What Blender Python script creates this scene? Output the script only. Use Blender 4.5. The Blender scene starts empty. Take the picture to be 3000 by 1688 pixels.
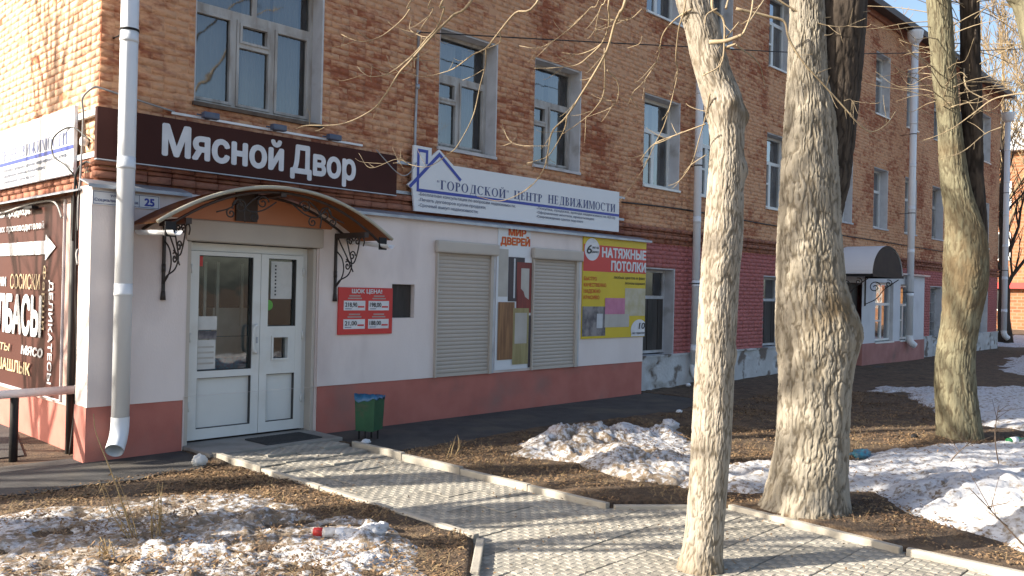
import bpy, math, random
import numpy as np
from mathutils import Matrix, Vector
random.seed(7)
S = bpy.context.scene
COL = S.collection
PI = math.pi

# ------------------------------------------------------------------ camera
CAM = Vector((-3.164, -8.679, 1.78))
cd = bpy.data.cameras.new('camera')
cd.sensor_width = 36.0
cd.lens = 36.0 * 2482.65 / 3000.0
cd.clip_start = 0.05
cd.clip_end = 1500
cam = bpy.data.objects.new('camera', cd)
COL.objects.link(cam)
yaw, pitch, roll = (math.radians(a) for a in (43.4846, 0.2256, 1.2777))
fw = Vector((math.cos(yaw)*math.cos(pitch), math.sin(yaw)*math.cos(pitch), math.sin(pitch)))
rt = Vector((math.sin(yaw), -math.cos(yaw), 0))
up = rt.cross(fw)
r2 = math.cos(roll)*rt + math.sin(roll)*up
u2 = -math.sin(roll)*rt + math.cos(roll)*up
cam.matrix_world = Matrix(((r2.x, u2.x, -fw.x, CAM.x), (r2.y, u2.y, -fw.y, CAM.y), (r2.z, u2.z, -fw.z, CAM.z), (0, 0, 0, 1)))
S.camera = cam

# ------------------------------------------------------------------ sky, sun, exposure
SUN_EL = math.radians(27)
SUN_AZ = Vector((-0.880, 0.475, 0)).normalized()
W = bpy.data.worlds.new('World')
S.world = W
W.use_nodes = True
wn = W.node_tree
for n in list(wn.nodes):
    wn.nodes.remove(n)
sky = wn.nodes.new('ShaderNodeTexSky')
sky.sky_type = 'NISHITA'
sky.sun_disc = False
sky.sun_elevation = SUN_EL
sky.sun_rotation = math.atan2(SUN_AZ.x, SUN_AZ.y)
sky.air_density = 1.0
sky.dust_density = 2.6
sky.ozone_density = 1.0
bg = wn.nodes.new('ShaderNodeBackground')
bg.inputs[1].default_value = 0.105
wo = wn.nodes.new('ShaderNodeOutputWorld')
wn.links.new(sky.outputs[0], bg.inputs[0])
wn.links.new(bg.outputs[0], wo.inputs[0])
sl = bpy.data.lights.new('sun', 'SUN')
sl.energy = 5.0
sl.angle = math.radians(0.53)
sl.color = (1.0, 0.91, 0.77)
sun = bpy.data.objects.new('sun', sl)
COL.objects.link(sun)
sdir = Vector((SUN_AZ.x*math.cos(SUN_EL), SUN_AZ.y*math.cos(SUN_EL), math.sin(SUN_EL)))
sun.rotation_euler = (-sdir).to_track_quat('-Z', 'Y').to_euler()
sun.location = (-10, 8, 20)
S.view_settings.view_transform = 'Standard'
S.view_settings.look = 'None'
S.view_settings.exposure = 1.38
S.view_settings.gamma = 1.0
S.view_settings.use_curve_mapping = False

# ------------------------------------------------------------------ numpy noise
def _h(ix, iy, iz, seed):
    n = (ix*374761393 + iy*668265263 + iz*2147483647 + seed*1274126177) & 0xFFFFFFFF
    n = ((n ^ (n >> 13))*1274126177) & 0xFFFFFFFF
    n = (n ^ (n >> 16)) & 0xFFFFFF
    return n/float(0xFFFFFF)
def vnoise(x, y, z, seed=0):
    x = np.asarray(x, float); y = np.asarray(y, float)+0*x; z = np.asarray(z, float)+0*x
    ix = np.floor(x).astype(np.int64); iy = np.floor(y).astype(np.int64); iz = np.floor(z).astype(np.int64)
    fx = x-ix; fy = y-iy; fz = z-iz
    fx = fx*fx*(3-2*fx); fy = fy*fy*(3-2*fy); fz = fz*fz*(3-2*fz)
    def L(a, b, t): return a+(b-a)*t
    c = [[[_h(ix+i, iy+j, iz+k, seed) for k in (0, 1)] for j in (0, 1)] for i in (0, 1)]
    a = [[L(c[i][j][0], c[i][j][1], fz) for j in (0, 1)] for i in (0, 1)]
    b = [L(a[i][0], a[i][1], fy) for i in (0, 1)]
    return L(b[0], b[1], fx)
def fbm(x, y, z=0.0, seed=0, octv=4, gain=0.5):
    s = 0; amp = 1; tot = 0
    x = np.asarray(x, float)
    for o in range(octv):
        s = s+amp*vnoise(x*2**o, np.asarray(y)*2**o, np.asarray(z)*2**o, seed+o*17)
        tot += amp; amp *= gain
    return s/tot

# ------------------------------------------------------------------ materials
MATS = {}
def newmat(name):
    m = bpy.data.materials.new(name)
    m.use_nodes = True
    nt = m.node_tree
    return m, nt, nt.nodes['Principled BSDF']
def mat(name, c1, c2=None, scale=6.0, rough=0.7, bump=0.0, bscale=None, stretch=(1, 1, 1), lo=0.35, hi=0.65,
        metal=0.0, dirt=None, dscale=1.5, dlo=0.55, dhi=0.75, spec=0.5, detail=6.0, bdist=0.01, objrand=0.0):
    """procedural paint / stone / soil: two tones by noise, optional dirt tone, optional bump"""
    if name in MATS:
        return MATS[name]
    m, nt, p = newmat(name)
    N, Lk = nt.nodes.new, nt.links.new
    p.inputs['Roughness'].default_value = rough
    p.inputs['Metallic'].default_value = metal
    p.inputs['Specular IOR Level'].default_value = spec
    tc = N('ShaderNodeTexCoord'); mp = N('ShaderNodeMapping')
    mp.inputs['Scale'].default_value = stretch
    Lk(tc.outputs['Object'], mp.inputs[0])
    def noise(sc, d=detail):
        n = N('ShaderNodeTexNoise'); n.inputs['Scale'].default_value = sc; n.inputs['Detail'].default_value = d
        Lk(mp.outputs[0], n.inputs['Vector']); return n
    def ramp(src, a, b):
        r = N('ShaderNodeMapRange'); r.inputs[1].default_value = a; r.inputs[2].default_value = b
        Lk(src, r.inputs[0]); return r.outputs[0]
    if c2 is None:
        c2 = tuple(v*0.86 for v in c1)
    mx = N('ShaderNodeMix'); mx.data_type = 'RGBA'
    mx.inputs[6].default_value = (*c1, 1); mx.inputs[7].default_value = (*c2, 1)
    Lk(ramp(noise(scale).outputs['Fac'], lo, hi), mx.inputs[0])
    out = mx.outputs[2]
    if dirt:
        m2 = N('ShaderNodeMix'); m2.data_type = 'RGBA'
        m2.inputs[7].default_value = (*dirt, 1)
        Lk(out, m2.inputs[6]); Lk(ramp(noise(dscale, 8).outputs['Fac'], dlo, dhi), m2.inputs[0])
        out = m2.outputs[2]
    if objrand:
        oi = N('ShaderNodeObjectInfo'); hs = N('ShaderNodeHueSaturation'); vr = N('ShaderNodeMapRange')
        vr.inputs[3].default_value = 1-objrand; vr.inputs[4].default_value = 1+objrand*.6
        Lk(oi.outputs['Random'], vr.inputs[0]); Lk(vr.outputs[0], hs.inputs['Value']); Lk(out, hs.inputs['Color']); out = hs.outputs[0]
    Lk(out, p.inputs['Base Color'])
    if bump:
        b = N('ShaderNodeBump'); b.inputs['Strength'].default_value = bump; b.inputs['Distance'].default_value = bdist
        Lk(noise(bscale or scale*4, 8).outputs['Fac'], b.inputs['Height'])
        Lk(b.outputs[0], p.inputs['Normal'])
    MATS[name] = m
    return m

def brick_mat(name, wash, red, dark, bias=0.5, mscale=1.6):
    """thin lime wash over red brick, worn off brick by brick"""
    m, nt, p = newmat(name)
    N, Lk = nt.nodes.new, nt.links.new
    p.inputs['Roughness'].default_value = 0.92
    p.inputs['Specular IOR Level'].default_value = 0.2
    tc = N('ShaderNodeTexCoord')
    geo = N('ShaderNodeNewGeometry')
    oi = N('ShaderNodeObjectInfo')
    def noise(sc, d=6, st=None):
        n = N('ShaderNodeTexNoise'); n.inputs['Scale'].default_value = sc; n.inputs['Detail'].default_value = d
        if st:
            mp = N('ShaderNodeMapping'); mp.inputs['Scale'].default_value = st
            Lk(geo.outputs['Position'], mp.inputs[0]); Lk(mp.outputs[0], n.inputs['Vector'])
        else:
            Lk(geo.outputs['Position'], n.inputs['Vector'])
        return n.outputs['Fac']
    def math_(op, a, b):
        n = N('ShaderNodeMath'); n.operation = op
        for i, v in enumerate((a, b)):
            if isinstance(v, (int, float)): n.inputs[i].default_value = v
            else: Lk(v, n.inputs[i])
        return n.outputs[0]
    rnd = math_('FRACT', math_('ADD', geo.outputs['Random Per Island'], oi.outputs['Random']), 0.0)
    big = noise(mscale*0.5, 5)
    mid = noise(mscale*4.5, 6, (0.7, 0.7, 1.6))
    fine = noise(26, 6, (0.6, 0.6, 1.4))
    v = math_('ADD', math_('MULTIPLY', big, 0.9), math_('MULTIPLY', mid, 0.55))
    v = math_('ADD', v, math_('MULTIPLY', fine, 0.42))
    v = math_('ADD', v, math_('MULTIPLY', rnd, 0.22))
    r = N('ShaderNodeMapRange'); r.inputs[1].default_value = 0.98+bias*0.1; r.inputs[2].default_value = 1.22+bias*0.1
    Lk(v, r.inputs[0])
    mx = N('ShaderNodeMix'); mx.data_type = 'RGBA'
    mx.inputs[6].default_value = (*wash, 1); mx.inputs[7].default_value = (*red, 1)
    Lk(r.outputs[0], mx.inputs[0])
    m2 = N('ShaderNodeMix'); m2.data_type = 'RGBA'
    m2.inputs[7].default_value = (*dark, 1)
    Lk(mx.outputs[2], m2.inputs[6])
    r2_ = N('ShaderNodeMapRange'); r2_.inputs[1].default_value = 0.56; r2_.inputs[2].default_value = 0.8; r2_.inputs[4].default_value = 0.75
    Lk(noise(9, 8), r2_.inputs[0]); Lk(r2_.outputs[0], m2.inputs[0])
    hv = N('ShaderNodeHueSaturation')
    Lk(m2.outputs[2], hv.inputs['Color'])
    vr = N('ShaderNodeMapRange'); vr.inputs[3].default_value = 0.93; vr.inputs[4].default_value = 1.06
    Lk(rnd, vr.inputs[0]); Lk(vr.outputs[0], hv.inputs['Value'])
    Lk(hv.outputs[0], p.inputs['Base Color'])
    b = N('ShaderNodeBump'); b.inputs['Strength'].default_value = 0.7; b.inputs['Distance'].default_value = 0.014
    Lk(noise(30, 9, (0.7, 0.7, 1.3)), b.inputs['Height']); Lk(b.outputs[0], p.inputs['Normal'])
    MATS[name] = m
    return m

def glass_mat(name, tint=(0.75, 0.8, 0.82), ior=1.55):
    if name in MATS: return MATS[name]
    m, nt, p = newmat(name)
    N, Lk = nt.nodes.new, nt.links.new
    out = nt.nodes['Material Output']
    nt.nodes.remove(p)
    tr = N('ShaderNodeBsdfTransparent'); tr.inputs[0].default_value = (*tint, 1)
    gl = N('ShaderNodeBsdfGlossy'); gl.inputs['Roughness'].default_value = 0.03
    gl.inputs[0].default_value = (0.95, 0.97, 1, 1)
    fr = N('ShaderNodeFresnel'); fr.inputs[0].default_value = ior
    tx = N('ShaderNodeTexNoise'); tx.inputs['Scale'].default_value = 2.5
    tc = N('ShaderNodeTexCoord'); Lk(tc.outputs['Object'], tx.inputs['Vector'])
    bp = N('ShaderNodeBump'); bp.inputs['Strength'].default_value = 0.12; bp.inputs['Distance'].default_value = 0.02
    Lk(tx.outputs['Fac'], bp.inputs['Height']); Lk(bp.outputs[0], gl.inputs['Normal'])
    ml = N('ShaderNodeMath'); ml.operation = 'MULTIPLY'; ml.inputs[1].default_value = 2.6; ml.use_clamp = True
    Lk(fr.outputs[0], ml.inputs[0])
    mx = N('ShaderNodeMixShader')
    Lk(ml.outputs[0], mx.inputs[0]); Lk(tr.outputs[0], mx.inputs[1]); Lk(gl.outputs[0], mx.inputs[2])
    Lk(mx.outputs[0], out.inputs[0])
    MATS[name] = m
    return m

def sheet_mat(name, col, tcol):
    """tinted polycarbonate: glossy, lets part of the light through"""
    m, nt, p = newmat(name)
    N, Lk = nt.nodes.new, nt.links.new
    out = nt.nodes['Material Output']
    p.inputs['Base Color'].default_value = (*col, 1); p.inputs['Roughness'].default_value = 0.25
    t = N('ShaderNodeBsdfTranslucent'); t.inputs[0].default_value = (*tcol, 1)
    tr = N('ShaderNodeBsdfTransparent'); tr.inputs[0].default_value = (*tcol, 1)
    a = N('ShaderNodeMixShader'); a.inputs[0].default_value = 0.5
    Lk(t.outputs[0], a.inputs[1]); Lk(tr.outputs[0], a.inputs[2])
    b = N('ShaderNodeMixShader'); b.inputs[0].default_value = 0.8
    Lk(p.outputs[0], b.inputs[1]); Lk(a.outputs[0], b.inputs[2])
    Lk(b.outputs[0], out.inputs[0])
    MATS[name] = m
    return m

M = {}
M['brick'] = brick_mat('washed_brick', (0.62, 0.35, 0.205), (0.31, 0.108, 0.058), (0.21, 0.10, 0.065), bias=0.15)
M['brick_side'] = brick_mat('sunlit_washed_brick', (0.66, 0.46, 0.32), (0.36, 0.16, 0.10), (0.30, 0.17, 0.11), bias=1.6)  # washed brick lightened for the side wall, sunlight put into its colour
M['beltbrick'] = brick_mat('belt_brick', (0.33, 0.15, 0.10), (0.20, 0.07, 0.05), (0.10, 0.05, 0.04))
M['pinkbrick'] = brick_mat('pink_painted_brick', (0.46, 0.165, 0.155), (0.40, 0.14, 0.13), (0.28, 0.11, 0.10))
M['mortar'] = mat('mortar', (0.44, 0.285, 0.19), (0.30, 0.18, 0.12), 5, 0.95, 0.5, 40)
M['pinkmortar'] = mat('pink_mortar', (0.40, 0.14, 0.13), (0.33, 0.115, 0.105), 5, 0.95, 0.5, 40)
M['plaster'] = mat('white_plaster', (0.80, 0.715, 0.68), (0.74, 0.655, 0.62), 2.0, 0.9, 0.5, 70, (1, 1, 0.45), dirt=(0.53, 0.45, 0.43), dscale=1.3, dlo=0.50, dhi=0.80, bdist=0.004)
M['plasterfar'] = mat('far_plaster', (0.66, 0.66, 0.68), (0.60, 0.60, 0.63), 2.0, 0.9, 0.3, 60, dirt=(0.46, 0.46, 0.48), dscale=1.1, dlo=0.55, dhi=0.8)
M['sideplaster'] = mat('pinkish_side_plaster', (0.50, 0.36, 0.33), (0.42, 0.29, 0.26), 3, 0.9, 0.4, 60, dirt=(0.26, 0.17, 0.14), dscale=2)
M['plinth'] = mat('red_plinth_paint', (0.47, 0.165, 0.13), (0.41, 0.135, 0.105), 3, 0.85, 0.5, 90, dirt=(0.30, 0.16, 0.135), dscale=1.6, dlo=0.5, dhi=0.8, bdist=0.004)
M['plinthfar'] = mat('faded_pink_plinth', (0.42, 0.20, 0.18), (0.34, 0.15, 0.13), 2.5, 0.9, 0.4, 60, dirt=(0.25, 0.14, 0.12))
M['whitewash'] = mat('crumbling_whitewash', (0.56, 0.56, 0.56), (0.44, 0.44, 0.44), 2.5, 0.95, 0.8, 18, dirt=(0.17, 0.14, 0.12), dscale=2.2, dlo=0.53, dhi=0.6, bdist=0.02)
M['tin'] = mat('galvanised_tin', (0.40, 0.43, 0.48), (0.28, 0.31, 0.36), 4, 0.42, 0.15, 25, metal=0.55)
M['pipe'] = mat('white_painted_pipe', (0.74, 0.77, 0.80), (0.68, 0.71, 0.74), 3, 0.38, 0.06, 12, (1, 1, 0.3), dirt=(0.52, 0.53, 0.53), dscale=2.5, dlo=0.6, dhi=0.8)
M['pvc'] = mat('white_pvc', (0.70, 0.71, 0.69), (0.66, 0.67, 0.65), 2.5, 0.35, dirt=(0.52, 0.50, 0.45), dscale=2, dlo=0.58, dhi=0.85)
M['gasket'] = mat('door_gasket', (0.05, 0.05, 0.05), rough=0.6)
M['oldwood'] = mat('weathered_white_window_paint', (0.46, 0.45, 0.43), (0.31, 0.28, 0.25), 9, 0.8, 0.4, 40, (1, 1, 0.25), lo=0.42, hi=0.66)
M['brownwood'] = mat('brown_window_wood', (0.14, 0.10, 0.07), (0.08, 0.055, 0.04), 8, 0.75, 0.4, 40, (1, 1, 0.3))
M['darkboard'] = mat('dark_board', (0.055, 0.045, 0.04), (0.03, 0.025, 0.022), 8, 0.7, 0.4, 40, (1, 1, 0.2))
M['reveal'] = mat('white_reveal_plaster', (0.56, 0.56, 0.57), (0.47, 0.47, 0.48), 4, 0.9, 0.3, 40, dirt=(0.32, 0.30, 0.28), dscale=3, dlo=0.55, dhi=0.75)
M['curtain'] = mat('net_curtain', (0.27, 0.25, 0.22), (0.17, 0.155, 0.14), 2, 0.9, stretch=(2, 2, 0.5))
M['curtainpink'] = mat('magenta_curtain', (0.30, 0.12, 0.22), rough=0.9)
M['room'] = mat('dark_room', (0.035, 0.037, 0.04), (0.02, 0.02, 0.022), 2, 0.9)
M['glass'] = glass_mat('window_glass')
M['glassdoor'] = glass_mat('door_glass', (0.8, 0.86, 0.84))
M['beige'] = mat('beige_shutter', (0.46, 0.405, 0.35), (0.42, 0.37, 0.32), 3, 0.5, 0.05, 30)
M['beigebox'] = mat('beige_shutter_box', (0.50, 0.45, 0.39), (0.46, 0.41, 0.36), 3, 0.5)
M['iron'] = mat('black_wrought_iron', (0.022, 0.018, 0.016), (0.035, 0.025, 0.02), 8, 0.55, 0.2, 30)
M['beam'] = mat('dark_brown_beam', (0.05, 0.032, 0.025), (0.035, 0.022, 0.018), 6, 0.6)
M['canopysheet'] = sheet_mat('bronze_polycarbonate', (0.12, 0.085, 0.055), (0.50, 0.25, 0.12))
M['trim'] = mat('pale_trim', (0.42, 0.40, 0.32), (0.34, 0.32, 0.26), 5, 0.45)
M['snow'] = None
M['signbrown'] = mat('brown_sign_film', (0.060, 0.022, 0.018), (0.052, 0.019, 0.016), 2, 0.6, spec=0.12)
M['bannerbrown'] = mat('brown_banner_vinyl', (0.075, 0.022, 0.016), (0.062, 0.018, 0.013), 1.5, 0.5, 0.1, 3, spec=0.25)
M['signwhite'] = mat('white_sign_film', (0.70, 0.72, 0.75), (0.67, 0.69, 0.72), 1.5, 0.4)
M['letterwhite'] = mat('white_letter_film', (0.72, 0.73, 0.76), rough=0.45)
M['lettercream'] = mat('cream_letter_film', (0.55, 0.43, 0.26), rough=0.5)
M['letterpink'] = mat('pale_letter_film', (0.42, 0.30, 0.28), rough=0.5)
M['blue'] = mat('blue_print', (0.03, 0.055, 0.36), rough=0.45)
M['greyprint'] = mat('grey_print', (0.20, 0.22, 0.30), rough=0.5)
M['navy'] = mat('navy_print', (0.045, 0.065, 0.20), rough=0.5)
M['orange'] = mat('orange_red_print', (0.62, 0.07, 0.015), rough=0.5)
M['amber'] = mat('amber_print', (0.75, 0.36, 0.03), rough=0.5)
M['yellow'] = mat('yellow_print', (0.66, 0.49, 0.015), (0.60, 0.44, 0.015), 2, 0.5)
M['red'] = mat('red_print', (0.58, 0.035, 0.03), (0.54, 0.03, 0.028), 2, 0.45)
M['black'] = mat('black_print', (0.02, 0.02, 0.022), rough=0.5)
M['magenta'] = mat('magenta_print', (0.50, 0.13, 0.25), rough=0.5)
M['paper'] = mat('paper', (0.62, 0.62, 0.60), (0.55, 0.55, 0.53), 8, 0.8)
M['green'] = mat('green_sticker', (0.13, 0.42, 0.06), rough=0.5)
M['doorA'] = mat('dark_door_print', (0.035, 0.028, 0.035), (0.055, 0.04, 0.05), 4, 0.5)
M['doorB'] = mat('mahogany_door_print', (0.24, 0.035, 0.025), (0.15, 0.02, 0.02), 5, 0.5, stretch=(4, 4, 0.5))
M['doorC'] = mat('brown_door_print', (0.30, 0.15, 0.06), (0.17, 0.075, 0.03), 5, 0.5, stretch=(5, 5, 0.5))
M['doorD'] = mat('olive_door_print', (0.34, 0.29, 0.13), (0.26, 0.21, 0.09), 5, 0.5, stretch=(5, 5, 0.5))
M['frost'] = mat('frosted_print', (0.48, 0.46, 0.42), (0.40, 0.37, 0.33), 3, 0.5)
M['silver'] = mat('silver_print', (0.55, 0.57, 0.60), rough=0.4)
M['picdark'] = mat('interior_photo_print', (0.07, 0.065, 0.08), (0.26, 0.24, 0.24), 5, 0.5, lo=0.4, hi=0.6)
M['picbeige'] = mat('beige_photo_print', (0.52, 0.48, 0.38), (0.42, 0.37, 0.22), 5, 0.5)
M['picpink'] = mat('pink_photo_print', (0.54, 0.20, 0.32), (0.46, 0.15, 0.26), 6, 0.5)
M['bin'] = mat('green_bin_paint', (0.010, 0.075, 0.035), (0.018, 0.10, 0.045), 6, 0.5, 0.1, 20, dirt=(0.07, 0.08, 0.05), dscale=5, dlo=0.55, dhi=0.7)
M['liner'] = mat('blue_bin_liner', (0.03, 0.12, 0.25), (0.04, 0.16, 0.30), 12, 0.35, 0.5, 20)
M['rubber'] = mat('dark_rubber', (0.035, 0.037, 0.04), (0.05, 0.05, 0.052), 30, 0.85, 0.6, 80)
M['cable'] = mat('black_cable', (0.025, 0.024, 0.024), rough=0.6)
M['cablegrey'] = mat('grey_cable', (0.33, 0.33, 0.33), rough=0.6)
M['concrete'] = mat('landing_concrete', (0.30, 0.28, 0.255), (0.24, 0.225, 0.20), 4, 0.9, 0.4, 50, dirt=(0.16, 0.145, 0.125), dscale=2.5)
M['kerb'] = mat('kerb_concrete', (0.40, 0.37, 0.315), (0.33, 0.305, 0.26), 5, 0.9, 0.4, 60, dirt=(0.24, 0.21, 0.17), dscale=3, dlo=0.55, dhi=0.75)
M['tileA'] = mat('paving_tile_face', (0.36, 0.335, 0.285), (0.32, 0.295, 0.25), 2.5, 0.88, 0.35, 60, dirt=(0.20, 0.185, 0.16), dscale=1.3, dlo=0.5, dhi=0.8, objrand=0.16)
M['tileB'] = mat('paving_tile_dimple', (0.29, 0.272, 0.235), (0.25, 0.235, 0.20), 3, 0.92, 0.5, 80, dirt=(0.155, 0.145, 0.125), dscale=1.3, dlo=0.5, dhi=0.8, objrand=0.16)
M['asphalt'] = mat('old_asphalt', (0.065, 0.062, 0.06), (0.045, 0.043, 0.042), 4, 0.95, 0.8, 110, dirt=(0.11, 0.095, 0.075), dscale=1.2, dlo=0.5, dhi=0.75)
M['soil'] = mat('brown_soil', (0.115, 0.076, 0.047), (0.062, 0.041, 0.027), 3.5, 0.98, 1.0, 60, dirt=(0.17, 0.115, 0.065), dscale=9, dlo=0.5, dhi=0.7, bdist=0.03)
M['leaf'] = mat('dead_leaf', (0.25, 0.155, 0.08), (0.12, 0.07, 0.038), 1.3, 0.85, lo=0.42, hi=0.58, dirt=(0.34, 0.24, 0.12), dscale=23, dlo=0.56, dhi=0.66)
M['straw'] = mat('dry_straw', (0.40, 0.29, 0.14), (0.24, 0.16, 0.075), 20, 0.85)
M['bark'] = None
M['twig'] = mat('twig_bark', (0.36, 0.285, 0.18), (0.22, 0.17, 0.11), 9, 0.8)
M['twigfar'] = mat('far_twig_bark', (0.30, 0.22, 0.12), (0.17, 0.125, 0.075), 2, 0.85)
M['roof'] = mat('brown_roof_tin', (0.07, 0.045, 0.035), (0.05, 0.033, 0.026), 3, 0.6)
M['farbrick'] = None
M['bottleplastic'] = mat('clear_plastic', (0.62, 0.62, 0.62), (0.45, 0.42, 0.40), 30, 0.15)
M['blackmetal'] = mat('black_metal', (0.02, 0.02, 0.022), (0.03, 0.028, 0.027), 6, 0.6, spec=0.15)
M['floodblue'] = mat('blue_grey_floodlight', (0.05, 0.07, 0.13), (0.09, 0.11, 0.16), 9, 0.4)
M['trash_teal'] = mat('teal_packaging', (0.03, 0.25, 0.36), (0.08, 0.10, 0.14), 25, 0.4)
M['bottle_green'] = mat('green_bottle_glass', (0.02, 0.14, 0.05), rough=0.15)

def snow_material():
    m, nt, p = newmat('dirty_snow')
    N, Lk = nt.nodes.new, nt.links.new
    p.inputs['Roughness'].default_value = 0.65
    p.inputs['Subsurface Weight'].default_value = 0.0
    g = N('ShaderNodeNewGeometry')
    def noise(sc, d=8):
        n = N('ShaderNodeTexNoise'); n.inputs['Scale'].default_value = sc; n.inputs['Detail'].default_value = d
        n.inputs['Roughness'].default_value = 0.65
        Lk(g.outputs['Position'], n.inputs['Vector']); return n.outputs['Fac']
    def rng(v, a, b, c=0, d=1):
        r = N('ShaderNodeMapRange'); r.inputs[1].default_value = a; r.inputs[2].default_value = b
        r.inputs[3].default_value = c; r.inputs[4].default_value = d
        Lk(v, r.inputs[0]); return r.outputs[0]
    at = N('ShaderNodeAttribute'); at.attribute_name = 'dirt'
    ad = N('ShaderNodeMath'); ad.operation = 'MULTIPLY_ADD'; ad.inputs[1].default_value = 0.22
    Lk(at.outputs['Fac'], ad.inputs[0]); Lk(noise(17), ad.inputs[2])
    mx = N('ShaderNodeMix'); mx.data_type = 'RGBA'
    mx.inputs[6].default_value = (0.56, 0.57, 0.60, 1); mx.inputs[7].default_value = (0.20, 0.15, 0.10, 1)
    Lk(rng(ad.outputs[0], 0.58, 0.72), mx.inputs[0])
    m2 = N('ShaderNodeMix'); m2.data_type = 'RGBA'
    m2.inputs[7].default_value = (0.50, 0.46, 0.41, 1)
    Lk(mx.outputs[2], m2.inputs[6]); Lk(rng(noise(2.2), 0.5, 0.8, 0, 0.8), m2.inputs[0])
    Lk(m2.outputs[2], p.inputs['Base Color'])
    b = N('ShaderNodeBump'); b.inputs['Strength'].default_value = 0.7; b.inputs['Distance'].default_value = 0.02
    Lk(noise(45), b.inputs['Height']); Lk(b.outputs[0], p.inputs['Normal'])
    return m
M['snow'] = snow_material()

def bark_material(name, c1, c2, crack, lichen=0.0):
    m, nt, p = newmat(name)
    N, Lk = nt.nodes.new, nt.links.new
    p.inputs['Roughness'].default_value = 0.93
    p.inputs['Specular IOR Level'].default_value = 0.15
    g = N('ShaderNodeNewGeometry')
    mp = N('ShaderNodeMapping'); mp.inputs['Scale'].default_value = (1, 1, 0.3)
    Lk(g.outputs['Position'], mp.inputs[0])
    def noise(sc, v, d=7):
        n = N('ShaderNodeTexNoise'); n.inputs['Scale'].default_value = sc; n.inputs['Detail'].default_value = d
        Lk(v, n.inputs['Vector']); return n.outputs['Fac']
    def rng(v, a, b, c=0, d=1):
        r = N('ShaderNodeMapRange'); r.inputs[1].default_value = a; r.inputs[2].default_value = b
        r.inputs[3].default_value = c; r.inputs[4].default_value = d
        Lk(v, r.inputs[0]); return r.outputs[0]
    mx = N('ShaderNodeMix'); mx.data_type = 'RGBA'
    mx.inputs[6].default_value = (*c1, 1); mx.inputs[7].default_value = (*c2, 1)
    Lk(rng(noise(16, mp.outputs[0], 10), 0.38, 0.62), mx.inputs[0])
    at = N('ShaderNodeAttribute'); at.attribute_name = 'crack'
    m2 = N('ShaderNodeMix'); m2.data_type = 'RGBA'
    m2.inputs[7].default_value = (*crack, 1)
    Lk(mx.outputs[2], m2.inputs[6]); Lk(rng(at.outputs['Fac'], 0.25, 1.0, 0, 0.85), m2.inputs[0])
    o = m2.outputs[2]
    at2 = N('ShaderNodeAttribute'); at2.attribute_name = 'stain'
    m4 = N('ShaderNodeMix'); m4.data_type = 'RGBA'; m4.inputs[7].default_value = (0.13, 0.095, 0.055, 1)
    Lk(o, m4.inputs[6]); Lk(at2.outputs['Fac'], m4.inputs[0]); o = m4.outputs[2]
    if lichen:
        m3 = N('ShaderNodeMix'); m3.data_type = 'RGBA'; m3.inputs[7].default_value = (0.55, 0.42, 0.03, 1)
        Lk(o, m3.inputs[6]); at3 = N('ShaderNodeAttribute'); at3.attribute_name = 'lichen'; Lk(at3.outputs['Fac'], m3.inputs[0]); o = m3.outputs[2]
    Lk(o, p.inputs['Base Color'])
    b = N('ShaderNodeBump'); b.inputs['Strength'].default_value = 0.8; b.inputs['Distance'].default_value = 0.012
    Lk(noise(38, mp.outputs[0], 9), b.inputs['Height']); Lk(b.outputs[0], p.inputs['Normal'])
    return m
M['bark'] = bark_material('grey_tan_bark', (0.315, 0.285, 0.235), (0.235, 0.21, 0.168), (0.095, 0.078, 0.056), 0.9)
M['bark1'] = bark_material('pale_tan_bark', (0.335, 0.30, 0.25), (0.245, 0.215, 0.175), (0.10, 0.08, 0.055))
M['bark3'] = bark_material('mossy_olive_bark', (0.21, 0.195, 0.13), (0.15, 0.135, 0.09), (0.07, 0.055, 0.035))
M['barkshaded'] = bark_material('shaded_dark_bark', (0.075, 0.06, 0.048), (0.05, 0.04, 0.033), (0.02, 0.016, 0.013))  # bark colour darkened to stand for shade on second stems and far trunk

def far_brick_material():
    m, nt, p = newmat('distant_brick')
    N, Lk = nt.nodes.new, nt.links.new
    p.inputs['Roughness'].default_value = 0.9
    tc = N('ShaderNodeNewGeometry'); sx_ = N('ShaderNodeSeparateXYZ'); mp = N('ShaderNodeCombineXYZ')
    Lk(tc.outputs['Position'], sx_.inputs[0]); Lk(sx_.outputs['Y'], mp.inputs[0]); Lk(sx_.outputs['Z'], mp.inputs[1])
    b = N('ShaderNodeTexBrick'); b.inputs['Scale'].default_value = 1.0
    b.inputs['Brick Width'].default_value = 0.5; b.inputs['Row Height'].default_value = 0.22
    b.inputs['Mortar Size'].default_value = 0.03
    b.inputs['Color1'].default_value = (0.34, 0.14, 0.065, 1); b.inputs['Color2'].default_value = (0.22, 0.085, 0.04, 1)
    b.inputs['Mortar'].default_value = (0.26, 0.17, 0.11, 1)
    Lk(mp.outputs[0], b.inputs['Vector']); Lk(b.outputs['Color'], p.inputs['Base Color'])
    return m
M['farbrick'] = far_brick_material()

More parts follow.
